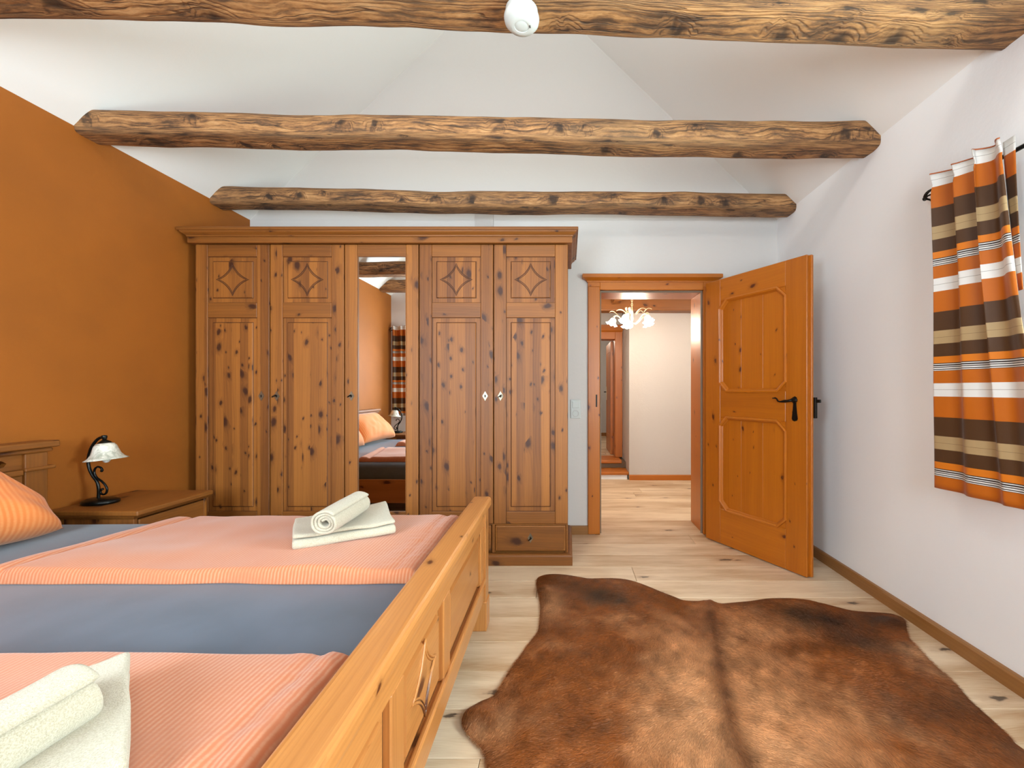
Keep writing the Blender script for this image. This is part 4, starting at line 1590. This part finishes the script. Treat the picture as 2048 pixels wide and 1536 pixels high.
# ------------------------------------------------------------------ curtains
def curtain(M, width_top, width_bot, z0, z1, folds, seed, label, amp=0.030, tab=False):
    b = new_bm()
    lay = b.loops.layers.uv.verify()
    nu, nv = 150, 60
    Ht = z1 - z0
    ctrl = {}

    def ph(u):
        return u + 0.030 * math.sin(u * 9 + seed) + 0.018 * math.sin(u * 17 + seed * 2)

    def fn(u, v):
        t = v  # 0 at the top
        w = width_top + (width_bot - width_top) * (t ** 1.2)
        p = ph(u) * folds * 2 * math.pi
        am = amp * (0.85 + 0.15 * math.sin(3 * u + seed)) * (1.0 - 0.72 * t ** 0.7)
        lat = math.sin(p) + 0.16 * math.sin(2 * p + seed)
        x = u * w + 0.010 * math.cos(p) * (1 - 0.6 * t) + 0.006 * noise.noise(Vector((u * 5, t * 3, seed)))
        y = am * lat + 0.006 * noise.noise(Vector((u * 6, t * 3, seed + 4)))
        pinch = math.exp(-((t * Ht - 0.045) / 0.02) ** 2)
        y *= 1 - 0.35 * pinch
        z = z1 - t * Ht + 0.006 * math.sin(p * 0.5 + seed) * (1 if t < 0.1 else 0) * (1 - t / 0.1 if t < 0.1 else 0)
        return Vector((x, y, z))
    vs = grid(b, nu, nv, fn)
    idx = {}
    for j, row in enumerate(vs):
        for i, v in enumerate(row):
            idx[v] = (i / (nu - 1) * 0.9, j / (nv - 1) * Ht + 0.001)
    for f in b.faces:
        for l in f.loops:
            l[lay].uv = idx[l.vert]
    t = empty('curtain', (0, 0, 0), 0, label, 'curtain', 'striped curtains at the windows')
    t.matrix_world = M
    o = obj('fabric', b, CURTAIN, t, smooth=True)
    s = o.modifiers.new('thick', 'SOLIDIFY')
    s.thickness = 0.0022
    if tab:
        b = new_bm()
        lay = b.loops.layers.uv.verify()

        def edge(u, v):
            tt = v * 0.42
            w = width_top + (width_bot - width_top) * (tt ** 1.2)
            return Vector((w - 0.042 + 0.050 * u * (1 - 0.6 * v), -0.034 + 0.006 * u, z1 - 0.002 - v * 0.42 * Ht))
        vs2 = grid(b, 6, 16, edge)
        for f in b.faces:
            for l in f.loops:
                l[lay].uv = (l.vert.co.x, z1 - 0.002 - l.vert.co.z + 0.002)
        e2 = obj('return_edge', b, CURTAIN, t, smooth=True)
        e2.modifiers.new('thick', 'SOLIDIFY').thickness = 0.002
    # brown hem along the top edge
    b = new_bm()
    tube(b, [fn(i / 149, 0.0) for i in range(150)], 0.0028, 5)
    obj('top_hem', b, plain('rust_hem', '#a3521f', 0.6), t, smooth=True)
    return t


# canonical: x along the window, y out of the wall; for the right wall x runs towards the camera and y towards the room
MR = Matrix(((0, -1, 0, 1.585), (-1, 0, 0, 1.865), (0, 0, 1, 0), (0, 0, 0, 1)))
curtain(MR, 0.30, 0.46, 0.748, 2.088, 3.4, 0.6, 'orange, brown and white striped curtain hanging on the white wall beside the open door', tab=True)
MB_ = Matrix(((1, 0, 0, -2.52), (0, 1, 0, -0.395), (0, 0, 1, 0), (0, 0, 0, 1)))
curtain(MB_, 0.36, 0.36, 0.80, 2.088, 4.0, 2.1, 'striped curtain on the rear wall, seen only in the wardrobe mirror')


def curtain_rod(M, L, label):
    t = empty('curtain_rod', (0, 0, 0), 0, label, 'curtain rod', 'black iron curtain rods')
    t.matrix_world = M
    b = new_bm()
    tube(b, [(0, 0, 0), (L, 0, 0)], 0.008, 10)
    obj('rod', b, BLACK, t, smooth=True)
    for s, x0 in ((-1, 0.0), (1, L)):
        b = new_bm()
        for k in range(4):
            pts = []
            for i in range(13):
                q = i / 12
                a = k * math.pi / 2 + q * math.pi * 0.9
                r = 0.004 + 0.022 * math.sin(math.pi * q) ** 0.8
                pts.append((x0 + s * (0.004 + 0.085 * q), r * math.cos(a), r * math.sin(a)))
            tube(b, pts, 0.0042, 6)
        lathe(b, [(0.0, 0.0), (0.009, 0.002), (0.009, 0.010), (0.0, 0.014)], 10, Matrix.Translation((x0 + s * 0.084, 0, 0)) @ Matrix.Rotation(R(90 * s), 4, 'Y'))
        obj('cage_finial', b, BLACK, t, smooth=True)
    for x in (0.10, L - 0.10):
        b = new_bm()
        tube(b, [(x, 0, -0.008), (x, 0.045, -0.010), (x, 0.085, -0.010)], 0.006, 8)
        lathe(b, [(0.0, 0.0), (0.022, 0.0), (0.022, 0.006), (0.0, 0.006)], 16, Matrix.Translation((x, 0.088, -0.010)) @ Matrix.Rotation(R(90), 4, 'X'))
        obj('bracket', b, BLACK, t, smooth=True, auto=40)
    return t


# local y points to the wall
curtain_rod(Matrix(((0, 1, 0, 1.632), (-1, 0, 0, 1.885), (0, 0, 1, 2.040), (0, 0, 0, 1))), 2.1, 'black iron curtain rod with twisted cage finial on the white wall')
curtain_rod(Matrix(((-1, 0, 0, -0.42), (0, -1, 0, -0.437), (0, 0, 1, 2.045), (0, 0, 0, 1))), 2.09, 'black curtain rod on the rear wall, seen only in the wardrobe mirror')

# ------------------------------------------------------------------ cowhide rug
def fp(px, py):
    Y = F * H / (py - CY)
    return ((px - CX) * Y / F, Y)


crop = [(310, 110), (330, 94), (365, 89), (410, 91), (455, 98), (500, 105), (555, 104), (610, 107), (660, 116), (710, 134), (755, 153), (800, 170), (830, 182), (870, 186), (905, 188), (930, 186), (960, 194), (1000, 194), (1045, 190), (1090, 183), (1135, 177), (1185, 175), (1235, 177), (1285, 183), (1335, 197), (1380, 210), (1430, 219), (1480, 224), (1530, 227), (1575, 235), (1608, 250), (1626, 272), (1630, 295), (1640, 322), (1665, 350), (1690, 378), (1720, 410), (1755, 440), (1790, 470), (1820, 503), (1850, 540), (1890, 577), (1930, 612), (1990, 668), (2048, 724)]
left = [(42, 632), (48, 608), (62, 588), (85, 568), (112, 546), (140, 534), (160, 522), (178, 498), (195, 468), (212, 440), (230, 410), (252, 380), (272, 350), (294, 322), (310, 300), (318, 275), (320, 245), (322, 210), (318, 175), (311, 145)]
lowleft = [(60, 666), (80, 684), (100, 704), (116, 722), (128, 745), (132, 775)]
tr = [fp(900 + x / 1.784, 1100 + y / 1.784) for x, y in crop]
lf = [fp(900 + x / 1.784, 1100 + y / 1.784) for x, y in left]
ll = [fp(900 + x / 1.784, 1100 + y / 1.784) for x, y in lowleft]
unseen = [(1.50, 1.22), (1.62, 1.02), (1.58, 0.90), (1.42, 0.92), (1.22, 0.98), (1.02, 0.82), (0.86, 0.60), (0.70, 0.42), (0.52, 0.36), (0.36, 0.42), (0.22, 0.62), (0.08, 0.86), (-0.06, 1.02), (-0.20, 1.16)]
outline = tr + unseen + ll[::-1] + lf
# smooth the outline with a closed spline
P = [Vector(p) for p in outline]
sm = []
for i in range(len(P)):
    p0, p1, p2, p3 = P[i - 1], P[i], P[(i + 1) % len(P)], P[(i + 2) % len(P)]
    for k in range(4):
        s = k / 4
        sm.append(0.5 * ((2 * p1) + (-p0 + p2) * s + (2 * p0 - 5 * p1 + 4 * p2 - p3) * s * s + (-p0 + 3 * p1 - 3 * p2 + p3) * s ** 3))
bx = np.array([p.x for p in sm])
by = np.array([p.y for p in sm])


def inside(x, y):
    x2, y2 = np.roll(bx, -1), np.roll(by, -1)
    c = ((by > y) != (y2 > y)) & (x < (x2 - bx) * (y - by) / (y2 - by + 1e-12) + bx)
    return bool(c.sum() % 2)


def edge_dist(x, y):
    ax, ay = bx, by
    dx, dy = np.roll(bx, -1) - ax, np.roll(by, -1) - ay
    t = np.clip(((x - ax) * dx + (y - ay) * dy) / (dx * dx + dy * dy + 1e-12), 0, 1)
    return float(np.sqrt(((x - ax - t * dx) ** 2 + (y - ay - t * dy) ** 2).min()))


pts2 = list(sm)
st = 0.018
yy = 0.34
row = 0
while yy < 2.75:
    xx = -0.5 + (st / 2 if row % 2 else 0)
    while xx < 1.75:
        if inside(xx, yy) and edge_dist(xx, yy) > 0.008:
            pts2.append(Vector((xx + rng.uniform(-.002, .002), yy + rng.uniform(-.002, .002))))
        xx += st
    yy += st * 0.87
    row += 1
nb = len(sm)
cdt = geometry.delaunay_2d_cdt(pts2, [(i, (i + 1) % nb) for i in range(nb)], [], 0, 1e-5)
cv, cf = cdt[0], cdt[2]
keep = []
for f in cf:
    cx_ = sum(cv[i].x for i in f) / len(f)
    cy_ = sum(cv[i].y for i in f) / len(f)
    if inside(cx_, cy_):
        keep.append(f)
spine_pts = [(0.02 + 0.30, 2.45), (0.33, 2.2), (0.37, 1.9), (0.40, 1.6), (0.42, 1.35), (0.44, 0.9), (0.5, 0.3)]
# spine measured in the photograph
sp = [fp(900 + x / 1.784, 1100 + y / 1.784) for x, y in ((918, 190), (945, 300), (960, 420), (980, 540), (1010, 660), (1050, 775))]


def spine_x(y):
    q = sorted(sp, key=lambda a: a[1])
    if y <= q[0][1]:
        return q[0][0] + (q[0][1] - y) * 0.05
    for a, c in zip(q, q[1:]):
        if y <= c[1]:
            return a[0] + (c[0] - a[0]) * (y - a[1]) / (c[1] - a[1])
    return q[-1][0]


TAN, RUST, DARK, PALE, DEEP = [np.array(lin(h)[:3]) for h in ('#bb8357', '#824516', '#38200f', '#c48e62', '#5c2f10')]


def blob(x, y, px, py, rx, ry, rot=0.0):
    c = fp(px, py)
    dx, dy = x - c[0], y - c[1]
    ca, sa = math.cos(rot), math.sin(rot)
    u, v = (dx * ca + dy * sa) / rx, (-dx * sa + dy * ca) / ry
    return math.exp(-(u * u + v * v))


def coat(x, y, ed):
    n1 = noise.fractal(Vector((x * 3.0, y * 3.0, 1.0)), 0.9, 2.0, 4)
    n2 = noise.fractal(Vector((x * 9.0, y * 9.0, 7.0)), 0.8, 2.0, 4)
    dx = abs(x - spine_x(y))
    c = RUST.copy()
    # paler flanks on either side of the spine, hair sheen painted into the colour
    fl = math.exp(-((dx - 0.13) / (0.23 if x < spine_x(y) else 0.30)) ** 2) * (1.0 if y < 2.15 else max(0.0, 1 - (y - 2.15) / 0.3))
    f = min(1.0, max(0.0, fl * 0.95 * min(1.0, 0.35 + (2.3 - y) * 0.85) + 0.30 * n2 + 0.28 * n1))
    c = c * (1 - f) + TAN * f
    # dark withers patches and darker rim
    dk = 0.0
    dk += 0.85 * blob(x, y, 1200, 1195, 0.24, 0.11, -0.3)
    dk += 0.45 * blob(x, y, 1120, 1165, 0.14, 0.10)
    dk += 0.95 * blob(x, y, 1620, 1235, 0.24, 0.10, -0.5)
    dk += 0.75 * blob(x, y, 1770, 1245, 0.14, 0.08, -0.3)
    dk += 0.70 * blob(x, y, 1700, 1280, 0.18, 0.08, -0.4)
    dk += 0.55 * blob(x, y, 1890, 1430, 0.20, 0.16, -0.5)
    dk = min(0.95, max(0.0, dk + 0.35 * n2 * (dk > 0.08)))
    c = c * (1 - dk) + DARK * dk
    # brown line down the back
    s = math.exp(-(dx / (0.028 + 0.012 * n1)) ** 2) * (0.75 if y < 2.25 else 0.25)
    c = c * (1 - s) + DEEP * s
    # light inside of the legs
    pl = 0.95 * blob(x, y, 1105, 1215, 0.060, 0.13) + 0.8 * blob(x, y, 1830, 1310, 0.07, 0.06) + 0.9 * blob(x, y, 955, 1470, 0.05, 0.03, -0.5) + 0.6 * blob(x, y, 1010, 1450, 0.04, 0.09) + 0.5 * blob(x, y, 1870, 1350, 0.10, 0.03, -0.7)
    pl = min(1.0, pl)
    c = c * (1 - pl) + PALE * pl
    r = 0.35 * math.exp(-ed / 0.02)
    c = c * (1 - r) + DEEP * r
    return c * (1 + 0.10 * n2)


b = new_bm()
eds = [edge_dist(p.x, p.y) for p in cv]
vs = []
for p, e in zip(cv, eds):
    k = min(1.0, e / 0.06)
    z = 0.006 + k * (0.004 + 0.010 * max(0.0, noise.noise(Vector((p.x * 2.2, p.y * 2.2, 3.0))) + 0.15))
    z += (1 - k) * 0.010 * max(0.0, noise.noise(Vector((p.x * 5.0, p.y * 5.0, 8.0))))
    dx = abs(p.x - spine_x(p.y))
    z += 0.006 * math.exp(-(dx / 0.05) ** 2)
    z += 0.010 * math.exp(-((dx - 0.02) / 0.012) ** 2) * 0.3
    z += 0.030 * blob(p.x, p.y, 955, 1440, 0.06, 0.05)
    z += 0.022 * blob(p.x, p.y, 1090, 1185, 0.05, 0.06)
    z += 0.020 * blob(p.x, p.y, 1790, 1250, 0.07, 0.05)
    vs.append(b.verts.new((p.x, p.y, z)))
for f in keep:
    try:
        b.faces.new([vs[i] for i in f])
    except ValueError:
        pass
loose = [v for v in b.verts if not v.link_faces]
order = [i for i, v in enumerate(vs) if v.link_faces]
cols = []
for i in order:
    cols.append(coat(cv[i].x, cv[i].y, eds[i]))
bmesh.ops.delete(b, geom=loose, context='VERTS')
for f in b.faces:
    if f.normal.z < 0:
        f.normal_flip()
b.normal_update()
for f in b.faces:
    if f.normal.z < 0:
        f.normal_flip()
rug = obj('cowhide_rug', b, [HIDE, HIDEBACK], smooth=True, recalc=False)
ca = rug.data.color_attributes.new('coat', 'FLOAT_COLOR', 'POINT')
ca.data.foreach_set('color', np.array([[max(0, c[0]), max(0, c[1]), max(0, c[2]), 1.0] for c in cols], dtype=np.float32).ravel())
s = rug.modifiers.new('thick', 'SOLIDIFY')
s.thickness = 0.004
s.offset = -1
s.material_offset = 1
s.material_offset_rim = 1
nrs = np.random.default_rng(5)
rug.data.calc_loop_triangles()
nt_ = len(rug.data.loop_triangles)
tv = np.empty(nt_ * 3, dtype=np.int32)
rug.data.loop_triangles.foreach_get('vertices', tv)
tv = tv.reshape(-1, 3)
co_ = np.empty(len(rug.data.vertices) * 3, dtype=np.float32)
rug.data.vertices.foreach_get('co', co_)
co_ = co_.reshape(-1, 3)
cc_ = np.array(cols, dtype=np.float32)
A, B, C = co_[tv[:, 0]], co_[tv[:, 1]], co_[tv[:, 2]]
ar = np.linalg.norm(np.cross(B - A, C - A), axis=1)
ar = ar * np.where(A[:, 1] > 1.25, 1.0, 0.25)
N_ = 460000
pick = nrs.choice(nt_, N_, p=ar / ar.sum())
r1, r2 = np.sqrt(nrs.random(N_)), nrs.random(N_)
w0, w1, w2 = (1 - r1)[:, None], (r1 * (1 - r2))[:, None], (r1 * r2)[:, None]
base = A[pick] * w0 + B[pick] * w1 + C[pick] * w2
hc = cc_[tv[pick, 0]] * w0 + cc_[tv[pick, 1]] * w1 + cc_[tv[pick, 2]] * w2


def waves(x, y, k, seed):
    q = np.random.default_rng(seed)
    o = 0
    for _ in range(7):
        a, f, p = q.random() * 6.28, k * (0.6 + q.random()), q.random() * 6.28
        o = o + np.sin((x * np.cos(a) + y * np.sin(a)) * f + p)
    return o / 2.6


spx = np.interp(base[:, 1], [q[1] for q in sorted(sp, key=lambda a: a[1])], [q[0] for q in sorted(sp, key=lambda a: a[1])])
sgn = np.tanh((base[:, 0] - spx) / 0.03)
ang = -math.pi / 2 + sgn * 0.75 + 0.45 * waves(base[:, 0], base[:, 1], 9, 1) + 0.14 * waves(base[:, 0], base[:, 1], 45, 2) + nrs.normal(0, 0.16, N_)
ln = 0.011 + 0.007 * nrs.random(N_)
wd_ = 0.00036 + 0.00022 * nrs.random(N_)
lift = 0.0010 + 0.0011 * nrs.random(N_) + 0.0006 * waves(base[:, 0], base[:, 1], 28, 3)
dirv = np.stack([np.cos(ang), np.sin(ang), np.zeros(N_)], 1)
sidev = np.stack([-np.sin(ang), np.cos(ang), nrs.normal(0, 0.35, N_)], 1)
V = np.empty((N_, 3, 3), dtype=np.float32)
V[:, 0] = base - sidev * wd_[:, None]
V[:, 1] = base + sidev * wd_[:, None]
V[:, 2] = base + dirv * ln[:, None]
V[:, :2, 2] += 0.0004
V[:, 2, 2] += np.maximum(0.0008, lift)
me = bpy.data.meshes.new('hair')
me.vertices.add(N_ * 3)
me.vertices.foreach_set('co', V.ravel())
me.loops.add(N_ * 3)
me.loops.foreach_set('vertex_index', np.arange(N_ * 3, dtype=np.int32))
me.polygons.add(N_)
me.polygons.foreach_set('loop_start', np.arange(0, N_ * 3, 3, dtype=np.int32))
me.update(calc_edges=True)
tone = np.clip(1.0 + 0.14 * waves(base[:, 0], base[:, 1], 60, 4) + 0.12 * waves(base[:, 0] * 0.5, base[:, 1] * 1.6, 22, 6) + nrs.normal(0, 0.20, N_), 0.35, 1.9)
hcol = np.ones((N_, 3, 4), dtype=np.float32)
hcol[:, :, :3] = np.clip(hc * tone[:, None], 0.004, 1)[:, None, :]
hca = me.color_attributes.new('coat', 'FLOAT_COLOR', 'POINT')
hca.data.foreach_set('color', hcol.ravel())
kh = NT('cowhide_strand')
kh.set(Base_Color=kh.n('ShaderNodeVertexColor', {}, layer_name='coat'), Roughness=0.5, Specular_IOR_Level=0.35)
me.materials.append(kh.m)
hair = bpy.data.objects.new('hair', me)
COL.objects.link(hair)
hair.parent = rug
tag(hair, kind='stuff')
tag(rug, 'large reddish brown cowhide rug spread on the oak floor', 'rug')

# ------------------------------------------------------------------ chandelier in the hall
CHX, CHY, CHZ = 0.715, 4.80, 1.985
ch = empty('chandelier', (CHX, CHY, CHZ), 0, 'lit cream chandelier with ruffled glass shades hanging in the hall', 'chandelier')
b = new_bm()
lathe(b, [(0.0, -0.13), (0.010, -0.12), (0.014, -0.10), (0.009, -0.08), (0.013, -0.05), (0.020, -0.02), (0.012, 0.01), (0.016, 0.04), (0.009, 0.07), (0.006, 0.10), (0.0, 0.10)], 14)
obj('stem', b, IVORY, ch, smooth=True)
b = new_bm()
for i in range(9):
    zc = 0.105 + i * 0.024
    ax = (1, 0) if i % 2 else (0, 1)
    tube(b, [(0.008 * math.cos(a) * ax[0], 0.008 * math.cos(a) * ax[1], zc + 0.016 * math.sin(a)) for a in [2 * math.pi * k / 10 for k in range(10)]], 0.0028, 5, closed=True)
obj('chain', b, IVORY, ch)
b = new_bm()
lathe(b, [(0.0, 0.322), (0.02, 0.322), (0.045, 0.34), (0.05, 0.354), (0.0, 0.354)], 18)
obj('ceiling_rose', b, IVORY, ch)
for k in range(5):
    a = 2 * math.pi * k / 5 + 0.45
    ca_, sa_ = math.cos(a), math.sin(a)
    pts = [(0.010, -0.07), (0.05, -0.085), (0.10, -0.05), (0.145, 0.0), (0.175, 0.012), (0.195, -0.004), (0.200, -0.022)]
    b = new_bm()
    tube(b, [(r * ca_, r * sa_, z) for r, z in pts], 0.005, 6)
    arm = obj('arm', b, IVORY, ch, smooth=True)
    for (r, z, sc_) in ((0.10, -0.04, 1.0), (0.16, 0.02, 0.8), (0.05, 0.02, 1.1)):
        b = new_bm()
        n = 8
        q = [Vector((r * ca_, r * sa_, z)) + Vector((ca_ * t * 0.11 - sa_ * 0.3 * t * t * 0.1, sa_ * t * 0.11 + ca_ * 0.3 * t * t * 0.1, 0.05 * math.sin(t * 2.4))) * sc_ for t in [i / n for i in range(n + 1)]]
        side = Vector((-sa_, ca_, 0.3)).normalized()
        rows = []
        for i, p in enumerate(q):
            w = 0.013 * sc_ * math.sin(math.pi * (i / n) ** 0.8) + 0.0008
            rows.append((b.verts.new(p - side * w), b.verts.new(p + Vector((0, 0, 0.003))), b.verts.new(p + side * w)))
        for r0, r1 in zip(rows, rows[1:]):
            b.faces.new((r0[0], r0[1], r1[1], r1[0]))
            b.faces.new((r0[1], r0[2], r1[2], r1[1]))
        lf_ = obj('metal_leaf', b, IVORY, arm, smooth=True)
        lf_.modifiers.new('t', 'SOLIDIFY').thickness = 0.0015
    b = new_bm()
    SMc = Matrix.Translation((0.200 * ca_, 0.200 * sa_, -0.020)) @ Matrix.Rotation(R(22), 4, Vector((sa_, -ca_, 0)))
    lathe(b, [(0.012, 0.0), (0.024, -0.006), (0.030, -0.022), (0.033, -0.042), (0.041, -0.060), (0.057, -0.076)], 36, SMc, 0.20, 6)
    shd = obj('glass_shade', b, SHADEGLOW, ch, smooth=True)
    shd.modifiers.new('t', 'SOLIDIFY').thickness = 0.003


def bulb_light(name, loc, power, color, r):
    d = bpy.data.lights.new(name, 'POINT')
    d.energy = power
    d.color = color
    d.shadow_soft_size = r
    o = bpy.data.objects.new(name, d)
    o.location = loc
    COL.objects.link(o)


bulb_light('chandelier_bulb', (CHX, CHY - 0.12, CHZ - 0.17), 28.0, (1.0, 0.82, 0.63), 0.12)
bulb_light('hall_lamp', (1.75, 4.45, 2.05), 18.0, (1.0, 0.84, 0.67), 0.12)
bulb_light('hall_lamp', (-0.25, 4.75, 2.05), 18.0, (1.0, 0.84, 0.67), 0.12)
bulb_light('far_room_bulb', (0.2, 7.6, 2.1), 22.0, (1.0, 0.86, 0.70), 0.10)
